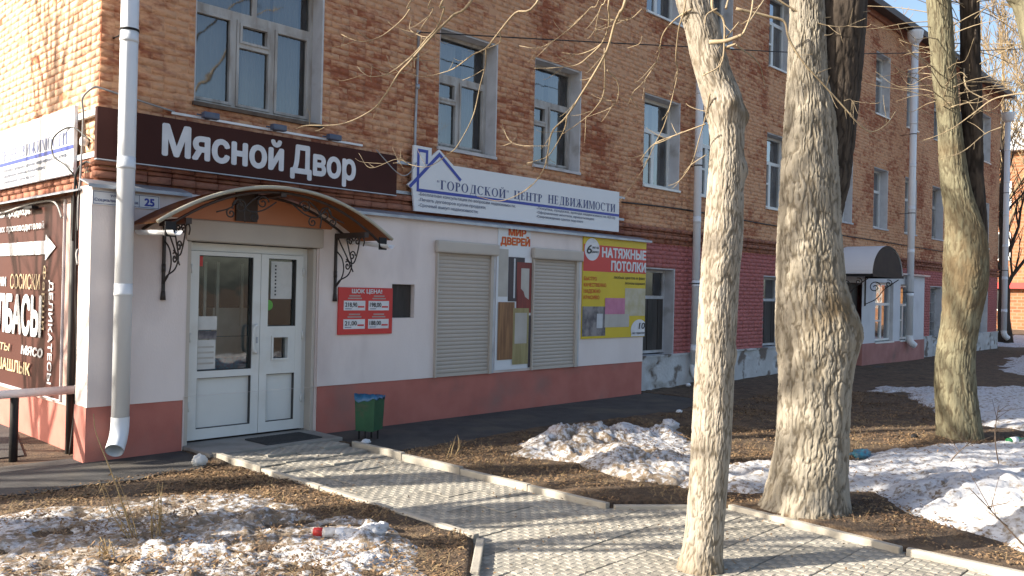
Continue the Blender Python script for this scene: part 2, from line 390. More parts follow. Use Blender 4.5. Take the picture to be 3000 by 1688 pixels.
# ------------------------------------------------------------------ object helpers
ORG = {}
def tag(o, label=None, cat=None, group=None, kind=None):
    if label: o['label'] = label
    if cat: o['category'] = cat
    if group: o['group'] = group
    if kind: o['kind'] = kind
    return o
def thing(name, label, cat, loc=(0, 0, 0), group=None, kind=None):
    o = bpy.data.objects.new(name, None)
    o.empty_display_size = 0.2
    COL.objects.link(o); o.location = loc
    ORG[o] = Vector(loc)
    return tag(o, label, cat, group, kind)
def link(name, me, m, parent=None, loc=None, rot=None):
    """loc is in world space"""
    o = bpy.data.objects.new(name, me)
    COL.objects.link(o)
    if m is not None and not me.materials: me.materials.append(m)
    po = ORG.get(parent, Vector((0, 0, 0))) if parent else Vector((0, 0, 0))
    w = Vector(loc) if loc is not None else po
    o.location = w-po
    if rot: o.rotation_euler = rot
    if parent: o.parent = parent
    ORG[o] = w.copy()
    return o
def mesh_np(name, V, F, smooth=False):
    me = bpy.data.meshes.new(name)
    V = np.asarray(V, np.float32); F = np.asarray(F, np.int32)
    k = F.shape[1]
    me.vertices.add(len(V)); me.vertices.foreach_set('co', V.ravel())
    me.loops.add(F.size); me.loops.foreach_set('vertex_index', F.ravel())
    me.polygons.add(len(F)); me.polygons.foreach_set('loop_start', np.arange(0, F.size, k, dtype=np.int32))
    me.update(calc_edges=True)
    if smooth: me.polygons.foreach_set('use_smooth', np.ones(len(F), bool))
    return me

class MB:
    def __init__(s): s.v = []; s.f = []; s.sm = []
    def add(s, vs, fs, smooth=False):
        b = len(s.v); s.v += [tuple(p) for p in vs]
        for f in fs: s.f.append([b+i for i in f]); s.sm.append(smooth)
        return s
    def box(s, x0, x1, y0, y1, z0, z1):
        return s.add([(x0, y0, z0), (x1, y0, z0), (x1, y1, z0), (x0, y1, z0), (x0, y0, z1), (x1, y0, z1), (x1, y1, z1), (x0, y1, z1)],
                     [(0, 3, 2, 1), (4, 5, 6, 7), (0, 1, 5, 4), (1, 2, 6, 5), (2, 3, 7, 6), (3, 0, 4, 7)])
    def quad(s, a, b, c, d): return s.add([a, b, c, d], [(0, 1, 2, 3)])
    def bevbox(s, x0, x1, y0, y1, z0, z1, b):
        """box with bevelled edges"""
        X = [(x0, x0+b, x1-b, x1), (y0, y0+b, y1-b, y1), (z0, z0+b, z1-b, z1)]
        import bmesh
        bm = bmesh.new()
        r = bmesh.ops.create_cube(bm, size=1)
        for v in bm.verts:
            v.co = Vector(((x0+x1)/2+v.co.x*(x1-x0), (y0+y1)/2+v.co.y*(y1-y0), (z0+z1)/2+v.co.z*(z1-z0)))
        bmesh.ops.bevel(bm, geom=bm.edges[:], offset=b, segments=2, affect='EDGES', profile=0.6)
        bm.verts.index_update()
        s.add([v.co[:] for v in bm.verts], [[v.index for v in f.verts] for f in bm.faces])
        bm.free(); return s
    def tube(s, pts, rad, seg=8, cap=True, smooth=True):
        pts = [Vector(p) for p in pts]
        n = len(pts)
        rads = rad if isinstance(rad, (list, tuple)) else [rad]*n
        vs = []; fs = []
        prev = None
        for i in range(n):
            t = (pts[min(i+1, n-1)]-pts[max(i-1, 0)])
            t = t.normalized() if t.length > 1e-9 else Vector((0, 0, 1))
            if prev is None:
                a = Vector((0, 0, 1)) if abs(t.z) < 0.9 else Vector((1, 0, 0))
                u = t.cross(a).normalized()
            else:
                u = (prev-t*prev.dot(t))
                u = u.normalized() if u.length > 1e-6 else t.orthogonal().normalized()
            prev = u; w = t.cross(u)
            for k in range(seg):
                a = 2*PI*k/seg
                vs.append(pts[i]+(u*math.cos(a)+w*math.sin(a))*rads[i])
        for i in range(n-1):
            for k in range(seg):
                k2 = (k+1) % seg
                fs.append((i*seg+k, i*seg+k2, (i+1)*seg+k2, (i+1)*seg+k))
        s.add(vs, fs, smooth)
        if cap:
            b = len(s.v)-len(vs)
            s.f.append([b+k for k in reversed(range(seg))]); s.sm.append(False)
            s.f.append([b+(n-1)*seg+k for k in range(seg)]); s.sm.append(False)
        return s
    def prism(s, poly, fn, d0, d1):
        """poly in (u,v), fn(u,v,d) to world"""
        n = len(poly)
        vs = [fn(u, v, d0) for u, v in poly]+[fn(u, v, d1) for u, v in poly]
        fs = [tuple(range(n)), tuple(reversed(range(n, 2*n)))]+[(i, i+n, (i+1) % n+n, (i+1) % n) for i in range(n)]
        return s.add(vs, fs)
    def mesh(s, name, org=Vector((0, 0, 0))):
        me = bpy.data.meshes.new(name)
        o = Vector(org)
        me.from_pydata([(p[0]-o.x, p[1]-o.y, p[2]-o.z) for p in s.v], [], s.f)
        me.polygons.foreach_set('use_smooth', s.sm)
        me.update(); return me
    def build(s, name, m, parent=None):
        org = ORG.get(parent, Vector((0, 0, 0))) if parent else Vector((0, 0, 0))
        return link(name, s.mesh(name, org), m, parent)
    def thing(s, name, m, label, cat, loc=(0, 0, 0), group=None, kind=None):
        o = link(name, s.mesh(name, loc), m, None, loc)
        return tag(o, label, cat, group, kind)
def part(name, m, parent, *boxes):
    b = MB()
    for q in boxes: b.box(*q)
    return b.build(name, m, parent)
def spline(pts, n=6):
    """Catmull-Rom through points"""
    P = [Vector(p) for p in pts]
    P = [P[0]*2-P[1]]+P+[P[-1]*2-P[-2]]
    out = []
    for i in range(1, len(P)-2):
        for k in range(n):
            t = k/n
            out.append(0.5*((2*P[i])+(P[i+1]-P[i-1])*t+(2*P[i-1]-5*P[i]+4*P[i+1]-P[i+2])*t*t+(3*P[i]-P[i-1]-3*P[i+1]+P[i+2])*t**3))
    out.append(P[-2]); return out

# planes for flat print: facade (u = x, facing -y) and side wall (u = -y, facing -x)
def FAC(y): return lambda u, v, d=0.0: (u, y-d, v)
def SIDE(x): return lambda u, v, d=0.0: (x-d, -u, v)

_tcache = {}
from mathutils.geometry import delaunay_2d_cdt
def text_mesh(body, bold=0.0):
    """outline of the built-in font, filled by winding number"""
    if body in _tcache: return _tcache[body]
    c = bpy.data.curves.new('t', 'FONT'); c.body = body; c.size = 1; c.resolution_u = 3; c.fill_mode = 'NONE'
    o = bpy.data.objects.new('t', c); COL.objects.link(o)
    dg = bpy.context.evaluated_depsgraph_get(); dg.update()
    me = bpy.data.meshes.new_from_object(o.evaluated_get(dg))
    P = [Vector((v.co.x, v.co.y)) for v in me.vertices]; E = [tuple(e.vertices) for e in me.edges]
    bpy.data.objects.remove(o); bpy.data.curves.remove(c); bpy.data.meshes.remove(me)
    nb = {}
    for i, (p, q) in enumerate(E): nb.setdefault(p, []).append(q); nb.setdefault(q, []).append(p)
    seen = set(); loops = []
    for st in sorted(nb):
        if st in seen: continue
        lp = [st]; seen.add(st); cur = st; nxt = min(nb[st], key=lambda k: (k != st+1, k))
        while nxt not in seen:
            lp.append(nxt); seen.add(nxt)
            cand_ = [k for k in nb[nxt] if k != cur]; cur, nxt = nxt, (cand_[0] if cand_ else st)
        loops.append(lp)
    r = delaunay_2d_cdt(P, E, [], 0, 1e-6)
    V2 = np.array([(v.x, v.y) for v in r[0]]); T = np.array([f for f in r[2] if len(f) == 3])
    Cn = V2[T].mean(1); wn_ = np.zeros(len(T))
    for lp in loops:
        L = np.array([(P[k].x, P[k].y) for k in lp]); L2 = np.roll(L, -1, 0)
        for (x0, y0), (x1, y1) in zip(L, L2):
            isl = (x1-x0)*(Cn[:, 1]-y0)-(Cn[:, 0]-x0)*(y1-y0)
            wn_ += ((y0 <= Cn[:, 1])&(y1 > Cn[:, 1])&(isl > 0)).astype(int)-((y0 > Cn[:, 1])&(y1 <= Cn[:, 1])&(isl < 0)).astype(int)
    F = [tuple(int(k) for k in t) for t, w in zip(T, wn_) if w != 0]
    V = [Vector((p[0], p[1], 0)) for p in V2]
    u = sorted({k for f in F for k in f}); m_ = {k: i for i, k in enumerate(u)}
    V = [V[k] for k in u]; F = [tuple(m_[k] for k in f) for f in F]
    _tcache[body] = (V, F); return V, F
CAPH = max(v.y for v in text_mesh('Н', 0.0)[0])
def text(body, u0, u1, z0, z1, fn, m, parent, bold=0.0, shear=0.0, name='lettering', rot=False, d=0.003):
    """flat print; bold strokes are thickened by laying shifted copies a hair apart; big letters become parts of their own"""
    V, F = text_mesh(body, 0.0)
    xs = [v.x for v in V]; a, b = min(xs)-bold, max(xs)+bold
    if z1-z0 >= .1 and not rot and name == 'lettering' and len(body) > 1:
        out = None
        for G in letter_groups(V, F): out = text_part(V, G, a, b, u0, u1, z0, z1, fn, m, parent, bold, shear, 'letter', rot, d)
        return out
    return text_part(V, F, a, b, u0, u1, z0, z1, fn, m, parent, bold, shear, name, rot, d)
def letter_groups(V, F):
    p = list(range(len(V)))
    def fd_(i):
        while p[i] != i: p[i] = p[p[i]]; i = p[i]
        return i
    for f in F:
        for k in f[1:]: p[fd_(k)] = fd_(f[0])
    comp = {}
    for f in F: comp.setdefault(fd_(f[0]), []).append(f)
    items = sorted(([min(V[k].x for f in c for k in f), max(V[k].x for f in c for k in f), c] for c in comp.values()), key=lambda q: q[0])
    out = []
    for it in items:
        if out and it[0] < out[-1][1]-.02: out[-1][1] = max(out[-1][1], it[1]); out[-1][2] = out[-1][2]+it[2]
        else: out.append(it)
    return [q[2] for q in out]
def text_part(V, F, a, b, u0, u1, z0, z1, fn, m, parent, bold, shear, name, rot, d):
    use = sorted({k for f in F for k in f}); ix = {k: i for i, k in enumerate(use)}
    V = [V[k] for k in use]; F = [tuple(ix[k] for k in f) for f in F]
    sx = (u1-u0)/(b-a); sz = (z1-z0)/CAPH
    mb = MB(); nv = NRM(fn)
    sh = [(0, 0)] if not bold else [(bold*math.cos(t), bold*.8*math.sin(t)) for t in np.linspace(0, 2*PI, 9)[:8]]+[(0, 0)]
    for k, (ox, oy) in enumerate(sh):
        dd = d+k*.00025; vs = []
        for v in V:
            X, Y = (v.x+ox-a)*sx, (v.y+oy)*sz
            vs.append(fn(z0+Y, u1-X, dd) if rot else fn(u0+X+Y*shear, z0+Y, dd))
        mb.add(vs, F)
    return mb.build(name, m, parent)
def NRM(fn):
    return Vector(fn(0, 0, 1.0))-Vector(fn(0, 0, 0.0))

def ell(cx, cz, rx, rz, n=28): return [(cx+rx*math.cos(2*PI*i/n), cz+rz*math.sin(2*PI*i/n)) for i in range(n)]
def serif_glyph(ch):
    """Roman capital as quads in a box of height 1: list of polygons, width"""
    T, n = 0.20, 0.075
    P = []
    def R(x0, x1, z0, z1): P.append([(x0, z0), (x1, z0), (x1, z1), (x0, z1)])
    def stem(x, w=T, z0=0, z1=1, s=0.07):
        R(x, x+w, z0, z1); R(x-s, x+w+s, z0, z0+n*.8); R(x-s, x+w+s, z1-n*.8, z1)
    def ring(cx, cz, rx, rz, w, h, a0=0, a1=360, k=26):
        for i in range(k):
            t0 = math.radians(a0+(a1-a0)*i/k); t1 = math.radians(a0+(a1-a0)*(i+1)/k)
            P.append([(cx+rx*math.cos(t0), cz+rz*math.sin(t0)), (cx+rx*math.cos(t1), cz+rz*math.sin(t1)),
                      (cx+(rx-w)*math.cos(t1), cz+(rz-h)*math.sin(t1)), (cx+(rx-w)*math.cos(t0), cz+(rz-h)*math.sin(t0))])
    def bar(x0, z0, x1, z1, w): P.append([(x0, z0), (x0+w, z0), (x1+w, z1), (x1, z1)])
    if ch == 'Г': stem(.07); R(.2, .62, .95, 1); R(.57, .62, .78, 1); w = .68
    elif ch == 'О': ring(.42, .5, .42, .52, .17, .05); w = .88
    elif ch == 'С': ring(.42, .5, .42, .52, .17, .05, 42, 318); R(.70, .76, .68, .98); w = .82
    elif ch == 'Р': stem(.07); ring(.28, .75, .32, .25, .15, .05, -90, 90, 16); R(.2, .3, .95, 1); R(.2, .3, .5, .55); w = .66
    elif ch == 'Д': R(.12, .84, 0, .05); R(.10, .15, -.2, .05); R(.81, .86, -.2, .05); bar(.2, 0, .36, 1, .06); R(.6, .6+T, 0, 1); R(.3, .84, .95, 1); w = .92
    elif ch == 'К': stem(.07); bar(.24, .48, .62, 1, .06); bar(.58, 0, .30, .55, .19); R(.52, .86, 0, .045); R(.52, .78, .955, 1); w = .86
    elif ch in 'ИЙ':
        stem(.07); stem(.62); bar(.2, .1, .6, .9, .07)
        if ch == 'Й': ring(.43, 1.24, .17, .14, .07, .07, 180, 360, 10)
        w = .90
    elif ch == 'Ц': stem(.07); stem(.6); R(.2, .84, 0, .05); R(.82, .87, -.2, .05); w = .92
    elif ch == 'Е': stem(.07); R(.2, .6, .95, 1); R(.2, .6, 0, .05); R(.2, .48, .48, .53); R(.56, .61, .76, 1); R(.58, .63, 0, .26); R(.45, .5, .4, .62); w = .70
    elif ch == 'Н': stem(.07); stem(.62); R(.2, .64, .48, .53); w = .90
    elif ch == 'Т': stem(.32); R(.02, .79, .95, 1); R(.02, .07, .76, 1); R(.74, .79, .76, 1); w = .82
    elif ch == 'В': stem(.07); ring(.28, .76, .30, .24, .14, .05, -90, 90, 14); ring(.28, .26, .36, .28, .16, .05, -90, 90, 14); R(.2, .3, .95, 1); R(.2, .3, 0, .05); w = .70
    elif ch == 'Ж': stem(.5); bar(.05, 0, .36, .52, .16); bar(.36, .5, .1, 1, .06); bar(.98, 0, .62, .52, .16); bar(.68, .5, .96, 1, .06); R(0, .28, 0, .045); R(.9, 1.2, 0, .045); w = 1.2
    elif ch == 'М': stem(.06, .06); stem(.82); bar(.44, .05, .1, 1, .16); bar(.46, .05, .8, 1, .06); w = 1.08
    elif ch == '“': R(.05, .12, .72, .95); R(.22, .29, .72, .95); w = .36
    elif ch == '”': R(.05, .12, .72, .95); R(.22, .29, .72, .95); w = .36
    else: w = .5
    return P, w
def serif_text(body, u0, u1, z0, z1, fn, m, parent, d=0.003):
    """each capital is a letter part of its sign"""
    G = []; x = 0
    for ch in body:
        P, w = serif_glyph(ch)
        G.append([[(x+a, b) for a, b in q] for q in P]); x += w+.10
    sx = (u1-u0)/(x-.1); sz = z1-z0; i = 0
    for P in G:
        if not P: continue
        mb = MB()
        for q in P:
            dd = d+(i % 7)*0.00012; i += 1
            mb.add([fn(u0+a*sx, z0+b*sz, dd) for a, b in q], [tuple(range(len(q)))])
        mb.build('letter', m, parent)
def rect(fn, u0, u1, v0, v1, m, parent, name, d=0.003, th=None):
    mb = MB()
    if th: mb.prism([(u0, v0), (u1, v0), (u1, v1), (u0, v1)], fn, d, d-th)
    else: mb.quad(fn(u0, v0, d), fn(u1, v0, d), fn(u1, v1, d), fn(u0, v1, d))
    return mb.build(name, m, parent)
def poly(fn, pts, m, parent, name, d=0.003, th=None):
    mb = MB()
    if th: mb.prism(pts, fn, d, d-th)
    else: mb.add([fn(u, v, d) for u, v in pts], [tuple(range(len(pts)))])
    return mb.build(name, m, parent)

# ================================================================== GROUND
PATHPOLY = [(1.05, 0.2), (2.49, 0.2), (2.49, -4.46), (3.25, -5.12), (3.08, -6.5), (3.1, -13), (-0.2, -13), (0.2, -5.25), (1.05, -4.42)]
def sdist(X, Y, pl):
    """signed distance to polygon, positive inside"""
    X = np.asarray(X, float); Y = np.asarray(Y, float)
    d = np.full(X.shape, 1e9); ins = np.zeros(X.shape, bool)
    n = len(pl)
    for i in range(n):
        x0, y0 = pl[i]; x1, y1 = pl[(i+1) % n]
        ex, ey = x1-x0, y1-y0
        t = np.clip(((X-x0)*ex+(Y-y0)*ey)/(ex*ex+ey*ey), 0, 1)
        d = np.minimum(d, np.hypot(X-x0-t*ex, Y-y0-t*ey))
        c = ((y0 > Y) != (y1 > Y))
        with np.errstate(divide='ignore', invalid='ignore'):
            xi = (x1-x0)*(Y-y0)/((y1-y0) if y1 != y0 else 1e-9)+x0
        ins ^= c & (X < xi)
    return np.where(ins, d, -d)
ASPH = [(2.6, 0.3), (2.6, -1.45), (5.4, -1.5), (7.8, -1.75), (9.6, -1.3), (9.6, 0.3)]
def ground_z(X, Y):
    X = np.asarray(X, float); Y = np.asarray(Y, float)
    z = 0.035+(fbm(X*.7, Y*.7, 0, 3, 3)-.5)*.07+(fbm(X*5, Y*5, 0, 5, 3)-.5)*.035
    far = np.clip((np.hypot(X-3, Y+3)-14)/20, 0, 1)
    z = z*(1-far)-0.02*far
    d = sdist(X, Y, PATHPOLY)
    z = np.where(d > -0.03, np.minimum(z, -0.09), z)
    d2 = sdist(X, Y, ASPH)
    z = np.where(d2 > 0.02, np.minimum(z, -0.06), z)
    near = np.clip((Y+1.5)/0.5, 0, 1)*(X < 1.0)
    return z*(1-near)+near*(-0.005)
def axis(lo, hi, f0, f1, st, g):
    a = list(np.arange(f0, f1, st)); s = st
    while a[-1] < hi: s *= g; a.append(a[-1]+s)
    s = st; b = []
    p = f0
    while p > lo: s *= g; p -= s; b.append(p)
    return np.array(b[::-1]+a)
gx = axis(-250, 420, -2.0, 12.0, 0.05, 1.13)
gy = axis(-260, 330, -8.6, 0.6, 0.05, 1.13)
GX, GY = np.meshgrid(gx, gy, indexing='ij')
GZ = ground_z(GX, GY)
nx_, ny_ = GX.shape
idx = np.arange(nx_*ny_).reshape(nx_, ny_)
GF = np.stack([idx[:-1, :-1], idx[1:, :-1], idx[1:, 1:], idx[:-1, 1:]], -1).reshape(-1, 4)
g = link('ground', mesh_np('ground', np.stack([GX, GY, GZ], -1).reshape(-1, 3), GF, True), M['soil'])
tag(g, 'brown bare soil of the yard in front of the brick building', 'ground', kind='structure')

# asphalt apron along the shop front, far asphalt walk, street asphalt on the left
def sheet(name, pts, z, m, label, th=0.06, cat='pavement'):
    mb = MB(); mb.prism(pts, lambda u, v, d: (u, v, z-d), 0.0, th)
    return mb.thing(name, m, label, cat, kind='structure')
sheet('asphalt_apron', [(2.56, -0.02), (2.56, -1.4), (3.9, -1.5), (5.4, -1.52), (7.0, -1.7), (7.9, -1.85), (8.8, -1.5), (9.9, -0.9), (9.9, 0.16), (9.45, 0.16), (9.45, -0.02)], 0.012, M['asphalt'], 'dark asphalt strip along the red plinth of the shop front')
sheet('asphalt_walk', [(17.4, 0.1), (20.0, 0.1), (19.0, -14), (16.6, -14)], 0.02, M['asphalt'], 'dark asphalt walk leading to the far white entrance')
sheet('corner_pavement', [(-1.1, .32), (-1.2, -.75), (-.75, -.98), (-.35, -.93), (.05, -1.02), (.4, -.9), (.72, -.95), (.9, -.72), (.97, -.35), (.97, .02), (-.02, .02), (-.02, .32)], 0.014, M['asphalt'], 'worn grey asphalt patch at the foot of the plastered corner')
sheet('side_pavement', [(-6, 0.9), (-0.3, 0.8), (0.1, 2.5), (0.1, 14), (-6, 14)], 0.01, M['asphalt'], 'worn asphalt pavement beside the sunlit side wall')

# paved path: tiles and kerb stones, each a piece of the path
path = thing('path', 'checkered concrete tile path running from the shop door to the pavement', 'path', (1.77, -4.0, 0), kind='structure')
mb = MB(); mb.prism(PATHPOLY[1:]+PATHPOLY[:1], lambda u, v, d: (u, v, -0.022-d), 0.0, 0.05)
mb.build('bedding', M['tileB'], path)
TP = 0.3385
def tile_mesh(k):
    rr = random.Random(k)
    b = MB(); h = TP/2-0.0035
    b.box(-h, h, -h, h, -0.045, 0.0)
    nb = len(b.f)
    c = 2*h/6; inset = 0.003
    for i in range(6):
        for j in range(6):
            if (i+j) % 2: continue
            x0 = -h+i*c; y0 = -h+j*c; z1 = 0.0030+rr.uniform(-.0008, .0008)
            X0, X1, Y0, Y1 = x0+inset, x0+c-inset, y0+inset, y0+c-inset; q = 0.002
            b.add([(X0, Y0, 0), (X1, Y0, 0), (X1, Y1, 0), (X0, Y1, 0), (X0+q, Y0+q, z1), (X1-q, Y0+q, z1), (X1-q, Y1-q, z1), (X0+q, Y1-q, z1)],
                  [(4, 5, 6, 7), (0, 1, 5, 4), (1, 2, 6, 5), (2, 3, 7, 6), (3, 0, 4, 7)])
    me = b.mesh('tile')
    me.materials.append(M['tileB']); me.materials.append(M['tileA'])
    mi = [0]*nb+[1]*(len(b.f)-nb)
    me.polygons.foreach_set('material_index', mi)
    return me
TM = [tile_mesh(k) for k in range(5)]
rr = random.Random(3)
def path_z(y): return 0.05*min(1, max(0, (y+1.9)/1.4))
for j in range(24):
    for i in range(-5, 8):
        x = 1.09+TP*(i+.5); y = -0.60-TP*(j+.5)
        if float(sdist(np.array([x]), np.array([y]), PATHPOLY)[0]) < -0.12: continue
        if y > -4.4 and not (0 <= i <= 3): continue
        o = link('tile', TM[rr.randrange(5)], None, path, (x, y, path_z(y)+rr.uniform(-.0035, .0035)), (rr.uniform(-.006, .006)+(0.035 if -1.9 < y < -.5 else 0), rr.uniform(-.006, .006), rr.choice((0, PI/2, PI))+rr.uniform(-.006, .006)))
KM = []
for k in range(3):
    b = MB(); b.bevbox(-.495, .495, -.028, .028, -.2, 0, .008)
    v = np.array(b.v); v += (np.array([fbm(v[:, 0]*9+k*7, v[:, 1]*9, v[:, 2]*9, 40+i, 2) for i in range(3)]).T-.5)*.008
    b.v = [tuple(q) for q in v]
    me = b.mesh('kerb_stone'); me.materials.append(M['kerb']); KM.append(me)
def kerb(a, b, z0=0.075, z1=0.075):
    a = Vector((a[0], a[1], z0)); b = Vector((b[0], b[1], z1)); L = (b-a).length
    n = max(1, round(L)); st = L/n
    ang = math.atan2(b.y-a.y, b.x-a.x)
    for k in range(n):
        c = a+(b-a)*((k+.5)/n)
        o = link('kerb_stone', KM[rr.randrange(3)], None, path, c+Vector((0, 0, rr.uniform(-.006, .006))), (rr.uniform(-.02, .02), rr.uniform(-.008, .008), ang+rr.uniform(-.008, .008)))
        o.scale = (st, 1, 1)
kerb((1.045, -0.55), (1.045, -4.40), 0.085, 0.05)
kerb((1.03, -4.45), (0.50, -4.94), 0.05, 0.05)
kerb((0.46, -4.99), (0.22, -5.25), 0.05, 0.05)
kerb((2.50, -0.92), (2.50, -4.46), 0.075, 0.045)
kerb((2.53, -4.49), (3.24, -5.09), 0.035, 0.03)
kerb((3.27, -5.14), (3.06, -6.6), 0.05, 0.04)
kerb((3.06, -6.63), (3.10, -10.6), 0.05, 0.05)
# landing slab in front of the door
b = MB(); b.bevbox(0.985, 2.60, -0.585, 0.19, -0.1, 0.062, .012)
o = b.build('landing_slab', M['concrete'], path)

# ================================================================== BRICK BUILDING
YB = 0.25       # brick face of the street side
XB = 0.14       # brick face of the side wall
BLD = thing('brick_building', 'three-storey brick building with worn peach wash over red brick', 'building', (16.8, YB, 0))
EAVE = 9.70
WIN2 = [(1.13, 2.77, 'old3'), (4.68, 5.83, 'old2'), (6.67, 7.82, 'old2'), (9.66, 10.85, 'pvc'), (11.62, 12.78, 'pvc'), (14.42, 15.56, 'pvc'),
        (16.4, 17.5, 'pvc'), (18.15, 19.25, 'pvcpink'), (20.74, 21.8, 'pvcpink'), (23.2, 24.2, 'pvcpink'), (25.68, 26.78, 'old2'), (28.4, 29.5, 'old2'), (31.05, 32.15, 'pvc')]
HOLES = [(a, b, 3.77, 5.47, k) for a, b, k in WIN2]
HOLES += [(a, b, 6.95, 8.70, 'pvc' if k != 'old2' else 'old2') for a, b, k in WIN2 if a > 9]
HOLES += [(9.75, 10.78, 0.63, 2.28, 'board'), (14.4, 15.45, 0.63, 2.26, 'board'), (25.65, 26.85, 0.55, 2.25, 'grid'), (31.0, 32.2, 0.55, 2.2, 'grid')]
def strip_panel(u0, u1, v0, v1, holes):
    us = sorted({u0, u1}|{h[0] for h in holes}|{h[1] for h in holes}); us = [u for u in us if u0 <= u <= u1]
    vs = sorted({v0, v1}|{h[2] for h in holes}|{h[3] for h in holes}); vs = [v for v in vs if v0 <= v <= v1]
    out = []
    for a, b in zip(us, us[1:]):
        for c, d in zip(vs, vs[1:]):
            cu, cv = (a+b)/2, (c+d)/2
            if any(h[0] < cu < h[1] and h[2] < cv < h[3] for h in holes): continue
            out.append((a, b, c, d))
    return out
# mortar core: street side, side wall, back, far end, ceiling
mb = MB()
for a, b, c, d in strip_panel(XB+.004, 33.5, 2.72, EAVE, HOLES):
    mb.quad((a, YB+.003, c), (b, YB+.003, c), (b, YB+.003, d), (a, YB+.003, d))
mb.quad((XB+.003, 14, 2.6), (XB+.003, YB+.003, 2.6), (XB+.003, YB+.003, EAVE), (XB+.003, 14, EAVE))
mb.quad((33.5, YB+.012, 0), (33.5, 14, 0), (33.5, 14, EAVE), (33.5, YB+.012, EAVE))
mb.quad((33.5, 14, 0), (XB+.012, 14, 0), (XB+.012, 14, EAVE), (33.5, 14, EAVE))
mb.build('wall', M['brick'], BLD)
mb = MB()
for a, b, c, d in strip_panel(9.38, 33.5, 0.5, 2.72, HOLES):
    mb.quad((a, YB+.013, c), (b, YB+.013, c), (b, YB+.013, d), (a, YB+.013, d))
mb.build('painted_wall', M['pinkmortar'], BLD)

def brick_rects(u0, u1, v0, v1, holes, course=0.0795, seed=1, Ls=0.262):
    R = []; rr = random.Random(seed); row = 0; v = v0
    while v < v1-.03:
        hdr = row % 4 == 2
        L = Ls/2 if hdr else Ls
        u = u0-(0 if row % 2 == 0 else L/2)-(0.0 if hdr else rr.uniform(0, .01))
        hs = [(h[0], h[1]) for h in holes if h[2]-.02 < v+course/2 < h[3]+.02]
        while u < u1:
            a, b = max(u, u0), min(u+L, u1)
            u += L
            segs = [(a, b)]
            for h0, h1 in hs:
                ns = []
                for s, e in segs:
                    if e <= h0 or s >= h1: ns.append((s, e)); continue
                    if s < h0: ns.append((s, h0))
                    if e > h1: ns.append((h1, e))
                segs = ns
            for s, e in segs:
                if e-s > .035: R.append((s, e, v, min(v+course, v1), L, hdr))
        v += course; row += 1
    return R
def brick_geo(rects, fn, seed, joint=0.006, proud=(-0.0015, 0.0035), back=-0.02):
    """fn maps arrays u,v,d (d outwards) to xyz columns"""
    rg = np.random.RandomState(seed); n = len(rects)
    A = np.array([r[:4] for r in rects]); j = joint/2
    jit = lambda s: rg.uniform(-s, s, n)
    u0 = A[:, 0]+j+jit(.005); u1 = A[:, 1]-j+jit(.005); v0 = A[:, 2]+j+jit(.004); v1 = A[:, 3]-j+jit(.004)
    base = rg.uniform(proud[0], proud[1], n)-np.where(rg.rand(n) < .05, .009, 0)
    e = 0.004
    V = np.zeros((n, 8, 3))
    for k, (uu, vv) in enumerate(((u0, v0), (u1, v0), (u1, v1), (u0, v1))):
        V[:, k] = np.stack(fn(uu, vv, np.full(n, back)), -1)
    for k, (uu, vv) in enumerate(((u0+e, v0+e), (u1-e, v0+e), (u1-e, v1-e), (u0+e, v1-e))):
        V[:, 4+k] = np.stack(fn(uu+jit(.003), vv+jit(.003), base+jit(.0025)), -1)
    F0 = np.array([(4, 5, 6, 7), (0, 1, 5, 4), (1, 2, 6, 5), (2, 3, 7, 6), (3, 0, 4, 7)])
    F = (F0[None]+(np.arange(n)*8)[:, None, None]).reshape(-1, 4)
    return V.reshape(-1, 3), F
fFAC = lambda u, v, d: (u, YB-d+0*u, v)
fSIDE = lambda u, v, d: (XB-d+0*u, -u, v)      # u = -y
def in_view(P):
    v = Vector(P)-CAM; z = v.dot(fw)
    if z < .5: return None
    px = 1500+2482.65*v.dot(r2)/z; py = 844-2482.65*v.dot(u2)/z
    return (px, py, z) if -20 < px < 3020 and -20 < py < 1710 else None
RF = brick_rects(XB, 33.5, 3.03, EAVE, HOLES, seed=1)
RS = brick_rects(-9.0, -(YB+.022), 2.80, EAVE, [], seed=2)
def score(r, side):
    u, v = (r[0]+r[1])/2, (r[2]+r[3])/2
    P = (XB, -u, v) if side else (u, YB, v)
    q = in_view(P)
    if q is None or (r[1]-r[0]) < r[4]*.97: return 0
    if not side and (3.0 < v < 3.56 and 0.05 < u < 3.9): return 0
    n = abs((Vector(P)-CAM).normalized()[0 if side else 1])
    return n*(r[1]-r[0])/q[2]**2
cand = sorted([(score(r, s), s, k) for s, RR in ((0, RF), (1, RS)) for k, r in enumerate(RR)], reverse=True)[:300]
pick = {(s, k) for _, s, k in cand}
def one_brick(L, side, seed):
    h = 0.0795
    f = (lambda u, v, d: (-d+0*u, -u, v)) if side else (lambda u, v, d: (u, -d+0*u, v))
    V, F = brick_geo([(-L/2, L/2, -h/2, h/2)], f, seed)
    me = mesh_np('brick', V, F); me.materials.append(M['brick_side' if side else 'brick']); return me
BV = {}
for s in (0, 1):
    for hdr in (0, 1):
        BV[s, hdr] = [one_brick(0.131 if hdr else 0.262, s, 100+k) for k in range(8)]
for s, k in sorted(pick):
    r = (RS if s else RF)[k]; u, v = (r[0]+r[1])/2, (r[2]+r[3])/2
    link('brick', random.choice(BV[s, int(r[5])]), None, BLD, (XB, -u, v) if s else (u, YB, v))
def brick_field(name, rects, fn, seed, m, **kw):
    V, F = brick_geo(rects, fn, seed, **kw)
    V = V-np.array(ORG[BLD])
    o = link(name, mesh_np(name, V, F), m, BLD); o['kind'] = 'stuff'; return o
brick_field('brickwork', [r for k, r in enumerate(RF) if (0, k) not in pick], fFAC, 11, M['brick'])
brick_field('side_brickwork', [r for k, r in enumerate(RS) if (1, k) not in pick], fSIDE, 12, M['brick_side'])
